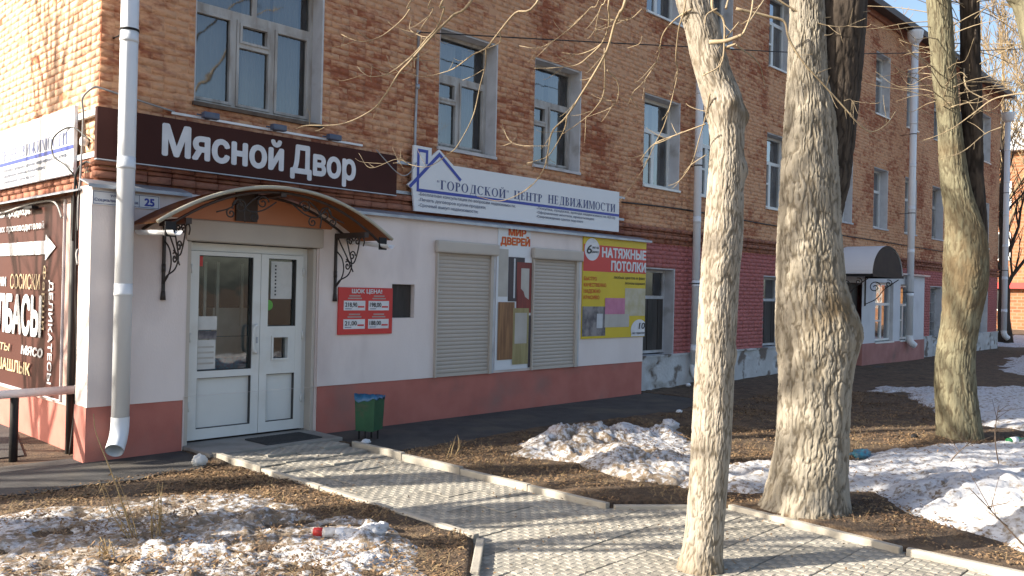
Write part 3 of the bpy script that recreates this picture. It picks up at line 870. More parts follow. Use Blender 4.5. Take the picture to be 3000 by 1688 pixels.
RP = brick_rects(9.42, 33.5, 0.62, 2.74, HOLES+[(17.0, 24.3, 0, 2.6)], seed=4)
brick_field('painted_brickwork', RP, fFAC, 13, M['pinkbrick'], proud=(0.002, 0.006))
# corbelled belt course between the storeys
for k, (z0, z1, pr) in enumerate(((2.745, 2.825, .04), (2.825, 2.905, .085), (2.905, 2.955, .055), (2.955, 3.035, .10))):
    rs = brick_rects(XB-pr*.6, 33.5, z0, z1, [], course=z1-z0, seed=20+k, Ls=.262)
    brick_field('belt_course', rs, fFAC, 30+k, M['beltbrick'], proud=(pr-.006, pr+.004), back=-.02)
    rs = brick_rects(-9.0, -YB+.02, z0, z1, [], course=z1-z0, seed=26+k, Ls=.262)
    brick_field('belt_course', rs, fSIDE, 36+k, M['beltbrick'], proud=(pr*.5-.004, pr*.5+.003), back=-.02)
# whitewashed footing, crumbling
xs = np.arange(9.41, 33.52, .06); zs = np.arange(0, .66, .05)
X, Z = np.meshgrid(xs, zs, indexing='ij')
Yf = YB-.055-(fbm(X*1.5, Z*1.5, 0, 8, 4)-.5)*.05+np.where(fbm(X*2.2, Z*3, 0, 9, 3) > .62, .05, 0)
idx = np.arange(X.size).reshape(X.shape)
F = np.stack([idx[:-1, :-1], idx[1:, :-1], idx[1:, 1:], idx[:-1, 1:]], -1).reshape(-1, 4)
V = np.stack([X, Yf, Z], -1).reshape(-1, 3)-np.array(ORG[BLD])
link('footing', mesh_np('footing', V, F), M['whitewash'], BLD)
part('footing_ledge', M['whitewash'], BLD, (9.42, 33.52, YB-.07, YB+.02, .62, .655))
# eaves and roof
part('eaves', M['roof'], BLD, (-.1, 33.9, -.10, YB+.3, EAVE, EAVE+.05), (-.1, 33.9, -.13, -.095, EAVE-.04, EAVE+.14))
mb = MB(); mb.quad((-.1, -.12, EAVE+.12), (33.9, -.12, EAVE+.12), (33.9, 7, EAVE+3), (-.1, 7, EAVE+3)); mb.quad((-.1, 7, EAVE+3), (33.9, 7, EAVE+3), (33.9, 14.3, EAVE+.1), (-.1, 14.3, EAVE+.1))
mb.quad((-.1, -.1, EAVE+.06), (-.1, 14.3, EAVE+.06), (33.9, 14.3, EAVE+.06), (33.9, -.1, EAVE+.06))
mb.build('roof', M['roof'], BLD)
part('cornice', M['beltbrick'], BLD, (XB-.02, 33.52, YB-.07, YB+.02, EAVE-.16, EAVE-.002))

def wavy(x0, x1, y, z0, z1, amp=.012, n=40, ph=0.0):
    vs = []; fs = []
    for i in range(n+1):
        x = x0+(x1-x0)*i/n
        dy = amp*math.sin(i*1.15+ph)+amp*.6*math.sin(i*.47+ph*2)
        vs += [(x, y+dy, z0), (x, y+dy*.6, z1)]
    for i in range(n): fs.append((2*i, 2*i+2, 2*i+3, 2*i+1))
    return MB().add(vs, fs, True)
def window(x0, x1, z0, z1, kind, parent, yw, dep=.24):
    """frame is the part; panes, sill, reveals, curtain are its pieces"""
    yf = yw+dep
    old = kind.startswith('old')
    fm = M['oldwood'] if old else (M['pvc'] if kind.startswith('pvc') else M['reveal'])
    b = MB(); t = .055 if not old else .045; d0, d1 = yf-.03, yf+.04
    rs = .035 if kind != 'old3' else .0
    X0, X1, Z0, Z1 = x0+.022, x1-.022, z0+.04, z1-.028
    panes = []
    def frame(a, bb, c, d, w, y0=d0, y1=d1):
        b.box(a, a+w, y0, y1, c, d); b.box(bb-w, bb, y0, y1, c, d); b.box(a+w, bb-w, y0+.002, y1-.002, c, c+w); b.box(a+w, bb-w, y0+.002, y1-.002, d-w, d)
        return (a+w, bb-w, c+w, d-w)
    ia = frame(X0, X1, Z0, Z1, t)
    H = ia[3]-ia[2]
    if kind == 'old3':
        zt = 4.87
        b.box(ia[0], ia[1], d0+.005, d1-.003, zt, zt+.085)
        xm = (ia[0]+ia[1])/2
        b.box(xm-.03, xm+.03, d0+.006, d1-.004, zt+.085, ia[3])
        panes += [(ia[0], xm-.03, zt+.085, ia[3]), (xm+.03, ia[1], zt+.085, ia[3])]
        c1 = ia[0]+(ia[1]-ia[0])*.335; c2 = ia[0]+(ia[1]-ia[0])*.665
        for c in (c1, c2): b.box(c-.026, c+.026, d0+.004, d1-.004, ia[2], zt)
        panes.append(frame(ia[0]+.004, c1-.028, ia[2]+.004, zt-.004, .032, d0-.01, d1-.02))
        q = frame(c1+.028, c2-.028, ia[2]+.004, zt-.004, .03, d0-.01, d1-.02)
        b.box(q[0], q[1], d0-.008, d1-.022, 4.55, 4.60)
        panes.append((q[0], q[1], q[2], 4.55)); panes.append(frame(q[0]+.002, q[1]-.002, 4.60, q[3], .028, d0-.025, d1-.03))
        panes.append(frame(c2+.028, ia[1]-.004, ia[2]+.004, zt-.004, .032, d0-.01, d1-.02))
    elif kind == 'old2':
        zt = ia[2]+H*.62
        b.box(ia[0], ia[1], d0+.005, d1-.003, zt, zt+.07)
        panes.append((ia[0], ia[1], zt+.07, ia[3]))
        xm = (ia[0]+ia[1])/2-.02
        b.box(xm-.024, xm+.024, d0+.004, d1-.004, ia[2], zt)
        q = frame(ia[0]+.004, xm-.026, ia[2]+.004, zt-.004, .03, d0-.01, d1-.02)
        zf = zt-.30
        b.box(q[0], q[1], d0-.008, d1-.022, zf-.045, zf)
        panes.append((q[0], q[1], q[2], zf-.045)); panes.append(frame(q[0]+.002, q[1]-.002, zf, q[3], .03, d0-.022, d1-.03))
        panes.append(frame(xm+.026, ia[1]-.004, ia[2]+.004, zt-.004, .03, d0-.01, d1-.02))
    elif kind.startswith('pvc'):
        zt = ia[2]+H*.62; xm = (ia[0]+ia[1])/2
        b.box(ia[0], ia[1], d0+.003, d1-.003, zt, zt+.075)
        panes.append((ia[0], ia[1], zt+.075, ia[3]))
        b.box(xm-.045, xm+.045, d0+.004, d1-.004, ia[2], zt)
        b.box(ia[0], xm-.045, d0+.006, d1-.006, ia[2]+H*.32, ia[2]+H*.32+.045)
        panes += [(ia[0], xm-.045, ia[2], ia[2]+H*.32), (ia[0], xm-.045, ia[2]+H*.32+.045, zt), (xm+.045, ia[1], ia[2], zt)]
    elif kind == 'board':
        zt = ia[2]+H*.66
        b.box(ia[0], ia[1], d0+.003, d1-.003, zt, zt+.06)
        panes.append((ia[0], ia[1], zt+.06, ia[3]))
    else:
        panes.append(ia)
    w = b.build('window', fm, parent)
    for p in panes:
        MB().quad((p[0], yf+.005, p[2]), (p[1], yf+.005, p[2]), (p[1], yf+.005, p[3]), (p[0], yf+.005, p[3])).build('pane', M['glass'], w)
    part('reveal', M['reveal'], w, (x1-.02, x1+.004, yw-.002, yf+.05, z0, z1), (x0-.004, x0+.02, yw+.016, yf+.05, z0, z1), (x0+.02, x1-.02, yw+.016, yf+.05, z1-.025, z1+.004))
    if kind in ('old3', 'old2'):
        part('sill', M['brownwood'] if kind == 'old3' else M['reveal'], w, (x0-.02, x1-.0, yw-.035, yf+.02, z0-.03, z0+.012))
        part('backing_strip', M['brownwood'], w, (x0+.022, x1-.022, yf-.045, yf-.031, z0+.013, z0+.045))
    else:
        part('sill', M['reveal'] if kind != 'pvc' else M['pvc'], w, (x0-.02, x1+.02, yw-.04, yf+.02, z0-.025, z0+.015))
    if kind == 'board':
        zt = ia[2]+H*.66; n = 5
        for k in range(n):
            a = ia[0]+(ia[1]-ia[0])*k/n; c = ia[0]+(ia[1]-ia[0])*(k+1)/n
            part('board', M['darkboard'], w, (a+.006, c-.006, yf-.04+.006*(k % 2), yf-.012, ia[2], zt-.002))
    if kind == 'grid':
        g_ = MB()
        for k in range(7):
            xx = ia[0]+(ia[1]-ia[0])*(k+.5)/7; g_.tube([(xx, yf-.05, ia[2]-.02), (xx, yf-.05, ia[3]+.02)], .008, 5)
        for k in range(5):
            zz = ia[2]+H*(k+.5)/5; g_.tube([(ia[0]-.02, yf-.058, zz), (ia[1]+.02, yf-.058, zz)], .008, 5)
        g_.build('window_bars', M['oldwood'], w)
    cm = M['curtainpink'] if 'pink' in kind else M['curtain']
    if kind == 'old3':
        wavy(x0+.06, x0+.62, yf+.14, z0+.05, z1-.1, ph=1).build('curtain', M['curtain'], w)
        wavy(x0+.75, x0+1.12, yf+.15, z0+.05, z1-.1, ph=2).build('curtain', M['curtain'], w)
        wavy(x0+1.16, x1-.13, yf+.14, z0+.05, z1-.1, ph=3).build('curtain', M['curtain'], w)
    elif kind != 'board':
        wavy(x0+.05, x0+(x1-x0)*.55, yf+.13, z0+.05, (z0+z1)/2+.1 if 'pink' in kind else z1-.1, ph=x0).build('curtain', cm, w)
        wavy(x0+(x1-x0)*.66, x1-.1, yf+.14, z0+.05, z1-.1, ph=x0+1).build('curtain', M['curtain'], w)
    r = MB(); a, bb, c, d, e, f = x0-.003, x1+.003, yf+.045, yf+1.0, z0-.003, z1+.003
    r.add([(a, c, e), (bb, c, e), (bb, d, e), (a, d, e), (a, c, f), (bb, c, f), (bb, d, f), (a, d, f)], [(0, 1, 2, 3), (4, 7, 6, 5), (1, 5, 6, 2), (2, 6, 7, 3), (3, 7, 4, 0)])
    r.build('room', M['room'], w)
    return w
for h in HOLES: window(*h, BLD, YB)
# lower side wall under the brick: plaster, red plinth, flashing
SW = 0.14
part('side_plaster', M['sideplaster'], BLD, (SW-.0, SW+.3, 0.30, 14, 0.50, 2.70))
part('side_plinth', M['plinth'], BLD, (SW-.02, SW+.3, 0.30, 14, -.1, 0.50))
mb = MB(); mb.prism([(-.06, 2.70), (.16, 2.78), (.16, 2.765), (-.06, 2.685)], lambda u, v, d: (u+.02, d, v), 0.26, 14)
mb.build('side_flashing', M['tin'], BLD)

# ================================================================== WHITE SHOP FRONT
SHOP = thing('shop_front', 'white plastered shop front with red plinth built out from the brick wall', 'shop front', (4.7, 0, 0))
AX1 = 9.40
SH = [(0.97, 2.62, -.2, 2.47), (3.73, 4.11, 1.40, 1.84), (4.47, 5.53, 0.59, 2.44), (6.42, 7.48, 0.59, 2.44)]
mb = MB()
for a, b, c, d in strip_panel(0, AX1, .585, 2.735, SH): mb.quad((a, 0, c), (b, 0, c), (b, 0, d), (a, 0, d))
mb.quad((0, .30, .55), (0, 0, .55), (0, 0, 2.735), (0, .30, 2.735))
mb.quad((AX1, 0, .55), (AX1, .3, .55), (AX1, .3, 2.735), (AX1, 0, 2.735))
mb.quad((0, 0, 2.735), (AX1, 0, 2.735), (AX1, .3, 2.735), (0, .3, 2.735))
mb.quad((0, 0, .585), (0, .02, .585), (AX1, .02, .585), (AX1, 0, .585))
for h in SH[:2]:
    a, b, c, d = h
    mb.quad((b, 0, c), (b, .3, c), (b, .3, d), (b, 0, d)); mb.quad((a, .3, c), (a, 0, c), (a, 0, d), (a, .3, d))
    mb.quad((a, 0, d), (b, 0, d), (b, .3, d), (a, .3, d))
    if c > 0: mb.quad((a, 0, c), (a, .3, c), (b, .3, c), (b, 0, c))
mb.build('plaster_wall', M['plaster'], SHOP)
part('left_base', M['plaster'], SHOP, (0.0005, .9695, .0005, .012, .552, .586))
mb = MB()
for a, b, zt in ((-.004, .968, .553), (2.622, AX1+.004, .588)):
    mb.box(a, b, .012, .32, -.12, zt)
mb.build('plinth', M['plinth'], SHOP)
for a, b in ((-.06, .98), (2.95, 9.52)):
    mb = MB(); mb.prism([(-.075, 2.735), (.17, 2.80), (.17, 2.788), (-.07, 2.722), (-.075, 2.70)], lambda u, v, d: (d, u, v), a, b)
    mb.build('flashing', M['tin'], SHOP)
part('hatch', M['darkboard'], SHOP, (3.74, 4.10, .07, .10, 1.405, 1.835))
# --- door
YD = .20
door = MB()
D0, D1 = YD-.035, YD+.035
for q in ((1.0, 1.085, D0, D1, .075, 2.235), (2.50, 2.60, D0, D1, .075, 2.235), (1.085, 2.50, D0+.002, D1, 2.15, 2.235)): door.box(*q)
door = door.build('door', M['pvc'], SHOP)
def leaf(x0, x1, rails, name):
    """stiles and rails of one leaf; returns openings"""
    b = MB(); w = .095
    b.box(x0, x0+w, D0-.022, D1, .085, 2.145); b.box(x1-w, x1, D0-.022, D1, .085, 2.145)
    for c, d in rails: b.box(x0+w, x1-w, D0-.020, D1, c, d)
    return b.build('door_leaf', M['pvc'], door)
leaf(1.09, 1.928, ((.085, .20), (.755, .83), (2.10, 2.145)), 'l')
leaf(1.934, 2.495, ((.085, .20), (.755, .88), (1.235, 1.31), (2.10, 2.145)), 'r')
def panel_inset(x0, x1, z0, z1, m, y):
    return MB().quad((x0, y, z0), (x1, y, z0), (x1, y, z1), (x0, y, z1)).build('door_panel', m, door)
panel_inset(1.18, 1.84, .19, .76, M['pvc'], YD-.008); panel_inset(2.02, 2.41, .19, .76, M['pvc'], YD-.008)
b = MB()
for x0, x1, z0, z1 in ((1.185, 1.833, .20, .755), (2.029, 2.40, .20, .755), (1.185, 1.833, .83, 2.10), (2.029, 2.40, 1.31, 2.10)):
    t = .007
    b.box(x0, x0+t, D0-.012, D0+.03, z0, z1); b.box(x1-t, x1, D0-.012, D0+.03, z0, z1); b.box(x0+t, x1-t, D0-.012, D0+.03, z0, z0+t); b.box(x0+t, x1-t, D0-.012, D0+.03, z1-t, z1)
b.build('gasket', M['gasket'], door)
def pane(x0, x1, z0, z1): return MB().quad((x0, YD, z0), (x1, YD, z0), (x1, YD, z1), (x0, YD, z1)).build('door_pane', M['glassdoor'], door)
pane(1.18, 1.84, .83, 2.10); pane(2.02, 2.41, 1.31, 2.10)
b = MB()
b.box(2.02, 2.10, D0-.018, D1, .88, 1.235); b.box(2.30, 2.41, D0-.018, D1, .88, 1.235); b.box(2.10, 2.30, D0-.017, D1, .88, .93); b.box(2.10, 2.30, D0-.017, D1, 1.185, 1.235)
b.box(2.085, 2.105, D0-.035, D0-.018, .915, 1.20); b.box(2.295, 2.315, D0-.035, D0-.018, .915, 1.20); b.box(2.105, 2.295, D0-.034, D0-.018, .915, .935); b.box(2.105, 2.295, D0-.034, D0-.018, 1.18, 1.20)
b.build('hatch_frame', M['pvc'], door); pane(2.10, 2.30, .93, 1.185)
MB().tube(spline([(1.885, D0-.02, 1.325), (1.86, D0-.075, 1.325), (1.82, D0-.085, 1.29), (1.815, D0-.085, 1.17), (1.82, D0-.085, 1.05), (1.86, D0-.075, 1.015), (1.885, D0-.02, 1.015)], 5), .018, 8).build('door_handle', M['pvc'], door)
part('lock', M['tin'], door, (1.885, 1.905, D0-.03, D0-.02, 1.12, 1.19))
for z in (.45, 1.2, 1.95):
    MB().tube([(1.093, D0-.03, z-.05), (1.093, D0-.03, z+.05)], .011, 8).build('hinge', M['pvc'], door)
    MB().tube([(2.492, D0-.03, z-.05), (2.492, D0-.03, z+.05)], .011, 8).build('hinge', M['pvc'], door)
for x in (2.60, .974): part('jamb_lining', M['plaster'], SHOP, (x, x+.018, .02, .28, .02, 2.24))
for x in (2.555, .996): part('shutter_channel', M['beigebox'], SHOP, (x, x+.04, .03, .16, .05, 2.236))
part('door_interior', M['room'], SHOP, (.98, 2.61, 1.2, 1.25, 0, 2.4), (.95, .98, .28, 1.2, 0, 2.4), (2.62, 2.65, .28, 1.2, 0, 2.4), (.98, 2.61, .28, 1.2, 2.37, 2.4), (.98, 2.61, .25, 1.2, .0, .03))
for q in ((1.15, 1.6, .75), (1.7, 2.3, .9)):
    part('shelf_goods', M['paper'], SHOP, (q[0], q[1], q[2], q[2]+.2, .9, 1.15), (q[0]+.05, q[1]-.1, q[2]+.02, q[2]+.18, 1.16, 1.5))
part('counter', M['trash_teal'], SHOP, (1.0, 2.6, .95, 1.15, .05, 1.28))
for x in (1.22, 1.42, 1.62, 1.78, 2.1, 2.33): part('shelf_post', M['pvc'], SHOP, (x, x+.035, .9, .93, 1.28, 2.05))
b = MB(); b.bevbox(.955, 2.66, -.028, .17, 2.245, 2.475, .02)
b.build('shutter_box', M['beigebox'], SHOP)
fd = FAC(YD)
for q, m in (((1.185, 1.43, 1.28, 1.43), 'paper'), ((1.185, 1.42, .845, 1.17), 'paper'), ((1.185, 1.43, 1.18, 1.27), 'picdark'), ((2.09, 2.37, 1.63, 2.07), 'paper')):
    rect(fd, *q, M[m], door, 'notice', .004)
for k in range(9): rect(fd, 2.14, 2.16, 1.67+k*.042, 1.69+k*.042, M['black'], door, 'notice_print', .006)
for k in range(4): rect(fd, 1.21, 1.40, .90+k*.06, .92+k*.06, M['frost'], door, 'notice_print', .006)
rect(fd, 1.19, 1.25, 1.98, 2.09, M['red'], door, 'notice', .004)
poly(fd, ell(2.06, 1.555, .062, .062), M['green'], door, 'round_sticker', .007)

# --- roller shutters with every slat
def slat_mesh(L):
    b = MB(); h = .0545
    prof = [(0, 0), (-.006, .006), (-.009, .022), (-.008, .038), (-.003, .050), (0, h), (.006, h), (.006, 0)]
    n = len(prof)
    vs = [(x, y, z) for x in (-L/2, L/2) for y, z in prof]
    fs = [(i, (i+1) % n, n+(i+1) % n, n+i) for i in range(n)]+[tuple(range(n-1, -1, -1)), tuple(range(n, 2*n))]
    b.add(vs, [tuple(reversed(f)) for f in fs]); me = b.mesh('slat'); me.materials.append(M['beige']); return me
SLAT = slat_mesh(1.03)
for x0, x1 in ((4.47, 5.53), (6.42, 7.48)):
    b = MB(); b.bevbox(x0-.035, x1+.10, -.085, -.002, 2.285, 2.455, .025)
    sh = b.build('roller_shutter', M['beigebox'], SHOP)
    part('guide_rail', M['beigebox'], sh, (x0-.005, x0+.02, -.045, .05, .585, 2.285)); part('guide_rail', M['beigebox'], sh, (x1-.03, x1+.02, -.045, .05, .585, 2.285))
    part('side_trim', M['reveal'], sh, (x1+.02, x1+.085, -.02, .004, .585, 2.285))
    part('bottom_bar', M['beigebox'], sh, (x0+.02, x1-.03, -.022, .004, .588, .632))
    for k in range(31):
        link('slat', SLAT, None, sh, ((x0+x1)/2-.005, -.002, .633+k*.0537))
    part('backing', M['room'], sh, (x0-.01, x1+.01, .02, .03, .58, 2.45))
# --- door catalogue poster between the shutters
fp = FAC(-.006)
PST = thing('door_shop_poster', 'tall white poster with pictured doors and orange-red lettering between the two shutters', 'poster', (6.05, -.006, .62))
part('board', M['signwhite'], PST, (5.64, 6.40, -.012, -.002, .62, 2.30), (5.66, 6.36, -.012, -.002, 2.302, 2.735))
fp = FAC(-.012)
text('МИР', 5.87, 6.26, 2.61, 2.71, fp, M['amber'], PST, .075, d=.002); text('МИР', 5.87, 6.26, 2.61, 2.71, fp, M['orange'], PST, .035, d=.004)
text('ДВЕРЕЙ', 5.705, 6.35, 2.47, 2.575, fp, M['amber'], PST, .075, d=.002); text('ДВЕРЕЙ', 5.705, 6.35, 2.47, 2.575, fp, M['orange'], PST, .035, d=.004)
rect(fp, 5.68, 5.88, 1.70, 2.40, M['frost'], PST, 'pictured_door', .002)
rect(fp, 5.885, 6.24, 1.63, 2.29, M['doorA'], PST, 'pictured_door', .003); rect(fp, 6.0, 6.035, 1.68, 2.27, M['silver'], PST, 'pictured_door_glass', .005)
rect(fp, 6.07, 6.395, 1.46, 2.22, M['doorB'], PST, 'pictured_door', .006)
poly(fp, [(6.16, 1.75), (6.34, 1.66), (6.34, 2.13), (6.16, 2.13)], M['frost'], PST, 'pictured_door_glass', .008)
poly(fp, [(6.09, 1.50), (6.35, 1.48), (6.22, 1.78), (6.15, 1.83), (6.09, 1.82)], M['doorB'], PST, 'pictured_door_glass', .0095)
rect(fp, 5.68, 6.03, .77, 1.62, M['doorC'], PST, 'pictured_door', .010)
rect(fp, 6.0, 6.345, .69, 1.53, M['doorD'], PST, 'pictured_door', .012); rect(fp, 6.04, 6.305, 1.0, 1.46, M['frost'], PST, 'pictured_door_glass', .0135)
rect(fp, 6.35, 6.398, .63, 1.42, M['doorA'], PST, 'pictured_door', .008)
# --- stretch ceiling banner
YEL = thing('ceiling_banner', 'yellow and red advertising banner at the right end of the white shop front', 'banner', (8.5, -.02, 1.03))
part('board', M['yellow'], YEL, (7.635, 9.415, -.022, -.002, 1.03, 2.72))
fy = FAC(-.022)
rect(fy, 7.637, 9.413, 2.14, 2.58, M['red'], YEL, 'red_band', .001)
poly(fy, ell(7.86, 2.50, .20, .185), M['letterwhite'], YEL, 'white_circle', .003)
text('6', 7.70, 7.84, 2.43, 2.58, fy, M['black'], YEL, .02, .25, d=.005)
text('лет на', 7.86, 8.03, 2.515, 2.56, fy, M['black'], YEL, .01, d=.005); text('рынке', 7.85, 8.03, 2.445, 2.49, fy, M['black'], YEL, .01, d=.005)
text('НАТЯЖНЫЕ', 8.12, 9.41, 2.39, 2.545, fy, M['letterwhite'], YEL, .05, d=.004)
text('ПОТОЛКИ', 8.38, 9.41, 2.175, 2.33, fy, M['letterwhite'], YEL, .05, d=.004)
for k, (s, w) in enumerate((('БЫСТРО', .34), ('КАЧЕСТВЕННО', .60), ('НАДЕЖНО', .44), ('КРАСИВО', .42))):
    text(s, 7.66, 7.66+w, 1.99-k*.103, 2.05-k*.103, fy, M['orange'], YEL, .02)
text('любых цветов и факт', 8.47, 9.40, 2.035, 2.085, fy, M['black'], YEL, .01); text('эконом-вариант', 8.79, 9.40, 1.945, 1.99, fy, M['black'], YEL, .01)
rect(fy, 7.637, 8.26, 1.07, 1.56, M['picdark'], YEL, 'interior_picture', .003); rect(fy, 8.02, 8.18, 1.2, 1.44, M['silver'], YEL, 'interior_picture', .005)
rect(fy, 8.80, 9.413, 1.40, 1.88, M['picbeige'], YEL, 'interior_picture', .003)
rect(fy, 8.235, 8.80, 1.43, 1.705, M['picpink'], YEL, 'interior_picture', .006); rect(fy, 8.235, 8.93, 1.21, 1.429, M['frost'], YEL, 'interior_picture', .006)
poly(fy, [(9.0, 1.04)]+[(9.24+.25*math.cos(a), 1.15+.185*math.sin(a)) for a in np.linspace(3.5, .82, 14)]+[(9.41, 1.04)], M['letterwhite'], YEL, 'white_circle', .005)
text('10', 9.22, 9.40, 1.17, 1.28, fy, M['black'], YEL, .02, .2, d=.008); text('лет гарантии', 9.03, 9.40, 1.08, 1.12, fy, M['black'], YEL, .01, d=.008)
# --- red price board
PRC = thing('price_board', 'red price board with four white price fields beside the dark wall hatch', 'price sign', (3.3, -.02, 1.2))
b = MB(); b.bevbox(2.89, 3.725, -.025, -.003, 1.20, 1.785, .004); b.build('board', M['red'], PRC)
fr_ = FAC(-.025)
text('ШОК ЦЕНА!', 3.08, 3.55, 1.715, 1.765, fr_, M['letterwhite'], PRC, .04)
for x0, z0, s in ((2.965, 1.50, '218,90'), (3.34, 1.50, '198,00'), (2.965, 1.27, '21,00'), (3.34, 1.27, '188,00')):
    rect(fr_, x0, x0+.325, z0, z0+.12, M['letterwhite'], PRC, 'price_field', .002)
    text(s, x0+.02, x0+.20, z0+.045, z0+.10, fr_, M['black'], PRC, .02, d=.004)
    rect(fr_, x0+.21, x0+.31, z0+.035, z0+.055, M['red'], PRC, 'price_underline', .004)
    rect(fr_, x0+.02, x0+.12, z0+.015, z0+.025, M['greyprint'], PRC, 'price_underline', .004)
    for k in range(2): rect(fr_, x0+.06+.02*k, x0+.27-.02*k, z0+.14+k*.032, z0+.158+k*.032, M['letterpink'], PRC, 'caption_line', .002)
# --- street name plate
PLT = thing('street_name_plate', 'white enamel street name plate with blue house number 25 on the left plaster pier', 'sign', (.33, -.01, 2.54))
part('plate', M['signwhite'], PLT, (-.0, .665, -.012, -.002, 2.54, 2.68))
fa = FAC(-.012)
b = MB()
for q in ((.008, .655, 2.548, 2.553), (.008, .655, 2.667, 2.672), (.008, .013, 2.553, 2.667), (.65, .655, 2.553, 2.667), (.452, .457, 2.553, 2.667)): b.quad(fa(q[0], q[2], .002), fa(q[1], q[2], .002), fa(q[1], q[3], .002), fa(q[0], q[3], .002))
b.build('border', M['navy'], PLT)
text('улица', .17, .30, 2.63, 2.655, fa, M['navy'], PLT, .01); text('Социалистическая', .02, .44, 2.575, 2.605, fa, M['navy'], PLT, .015); text('25', .505, .61, 2.57, 2.645, fa, M['blue'], PLT, .05)
# --- brown meat shop sign
SG = thing('meat_shop_sign', 'long dark brown sign board with big white lettering above the door', 'sign', (1.95, .1, 3.0))
part('board', M['signbrown'], SG, (.07, 3.845, .10, .16, 3.01, 3.525))
part('bottom_trim', M['tin'], SG, (.07, 3.845, .095, .158, 2.998, 3.0095))
for z in (3.045, 3.44): part('rail', M['tin'], SG, (3.70, 4.20, .161, .181, z, z+.04))
fs_ = FAC(.10)
text('Мясной', .72, 2.165, 3.135, 3.45, fs_, M['letterwhite'], SG, .042); text('Двор', 2.25, 3.19, 3.135, 3.45, fs_, M['letterwhite'], SG, .042)
part('side_bracket', M['pipe'], SG, (.075, .115, .16, .80, 3.45, 3.515)); part('side_bracket', M['pipe'], SG, (.075, .115, .16, .80, 3.03, 3.085))
part('lamp_rail', M['pipe'], SG, (.83, 3.3, .115, .135, 3.575, 3.60))
for x in (1.21, 2.04, 2.80):
    b = MB(); b.bevbox(x-.09, x+.09, -.02, .06, 3.57, 3.64, .015); b.box(x-.13, x+.13, .06, .075, 3.60, 3.615); b.box(x-.02, x+.02, .06, .12, 3.575, 3.60)
    b.build('floodlight', M['floodblue'], SG)
# --- white realty sign with house outline
RS_ = thing('realty_sign', 'white sign board with blue house outline and blue serif lettering', 'sign', (6.4, .1, 2.83))
fr2 = FAC(.10)
poly(fr2, [(4.16, 2.83), (8.75, 2.85), (8.74, 3.54), (4.85, 3.52), (4.58, 3.71), (4.44, 3.60), (4.44, 3.71), (4.12, 3.71), (4.12, 3.24), (4.03, 3.17), (4.12, 3.12)], M['signwhite'], RS_, 'board', 0, .03)
for z in (3.06, 3.44): part('rail', M['tin'], RS_, (4.21, 8.95, .135, .155, z, z+.04))
def stroke(pts, w, m, parent, name='line', d=.003, fn=fr2):
    b = MB()
    for i, ((a, c), (e, f)) in enumerate(zip(pts, pts[1:])):
        dx, dz = e-a, f-c; L = math.hypot(dx, dz); nx, nz = -dz/L*w/2, dx/L*w/2; ex, ez = dx/L*w/2, dz/L*w/2
        dd = d+i*.0003
        b.add([fn(a-nx-ex, c-nz-ez, dd), fn(e-nx+ex, f-nz+ez, dd), fn(e+nx+ex, f+nz+ez, dd), fn(a+nx-ex, c+nz-ez, dd)], [(0, 1, 2, 3)])
    return b.build(name, m, parent)
stroke([(8.72, 3.135), (4.205, 3.115), (4.205, 3.65), (4.355, 3.65), (4.355, 3.50)], .042, M['blue'], RS_, 'house_outline')
stroke([(4.08, 3.16), (4.58, 3.64), (4.97, 3.34)], .046, M['blue'], RS_, 'house_outline', .006)
serif_text('“ГОРОДСКОЙ”', 4.54, 5.98, 3.165, 3.29, fr2, M['navy'], RS_); serif_text('ЦЕНТР', 6.09, 6.73, 3.175, 3.30, fr2, M['navy'], RS_); serif_text('НЕДВИЖИМОСТИ', 6.87, 8.63, 3.18, 3.315, fr2, M['navy'], RS_)
L1 = ('-Бесплатная консультация по вопросам недвижимости;', '-Печать договоров купли-продажи;', '-Срочный выкуп недвижимости;')
L2 = ('-Покупка, продажа, аренда недвижимости; 8(910)', '-Оформление ипотеки, приватизация;', '-Сопровождение сделок под ключ')
for k, (s, w) in enumerate(zip(L1, (1.9, 1.28, 1.12))): text(s, 4.22, 4.22+w, 3.045-k*.075, 3.088-k*.075, fr2, M['greyprint'], RS_, .02, .08)
for k, (s, w) in enumerate(zip(L2, (2.03, 1.45, 1.15))): text(s, 6.60, 6.60+w, 3.065-k*.065, 3.103-k*.065, fr2, M['greyprint'], RS_, .02, .08)

# --- realty sign on the side wall
SS = thing('side_realty_sign', 'white sunlit sign board with blue line mounted on the side wall', 'sign', (.05, 2.0, 2.9))
fz = SIDE(.04)
part('board', M['signwhite'], SS, (.04, .075, .635, 4.6, 2.895, 3.60))
serif_text('НЕДВИЖИМОСТИ', -2.70, -.81, 3.215, 3.345, fz, M['navy'], SS); serif_text('ЦЕНТР', -3.52, -2.83, 3.215, 3.345, fz, M['navy'], SS)
stroke([(-4.5, 3.185), (-.66, 3.175)], .042, M['blue'], SS, 'blue_line', .003, fz)
for k, (s, w) in enumerate(zip(L2, (2.15, 1.5, 1.2))): text(s, -2.98, -2.98+w, 3.085-k*.07, 3.125-k*.07, fz, M['greyprint'], SS, .02, .08)
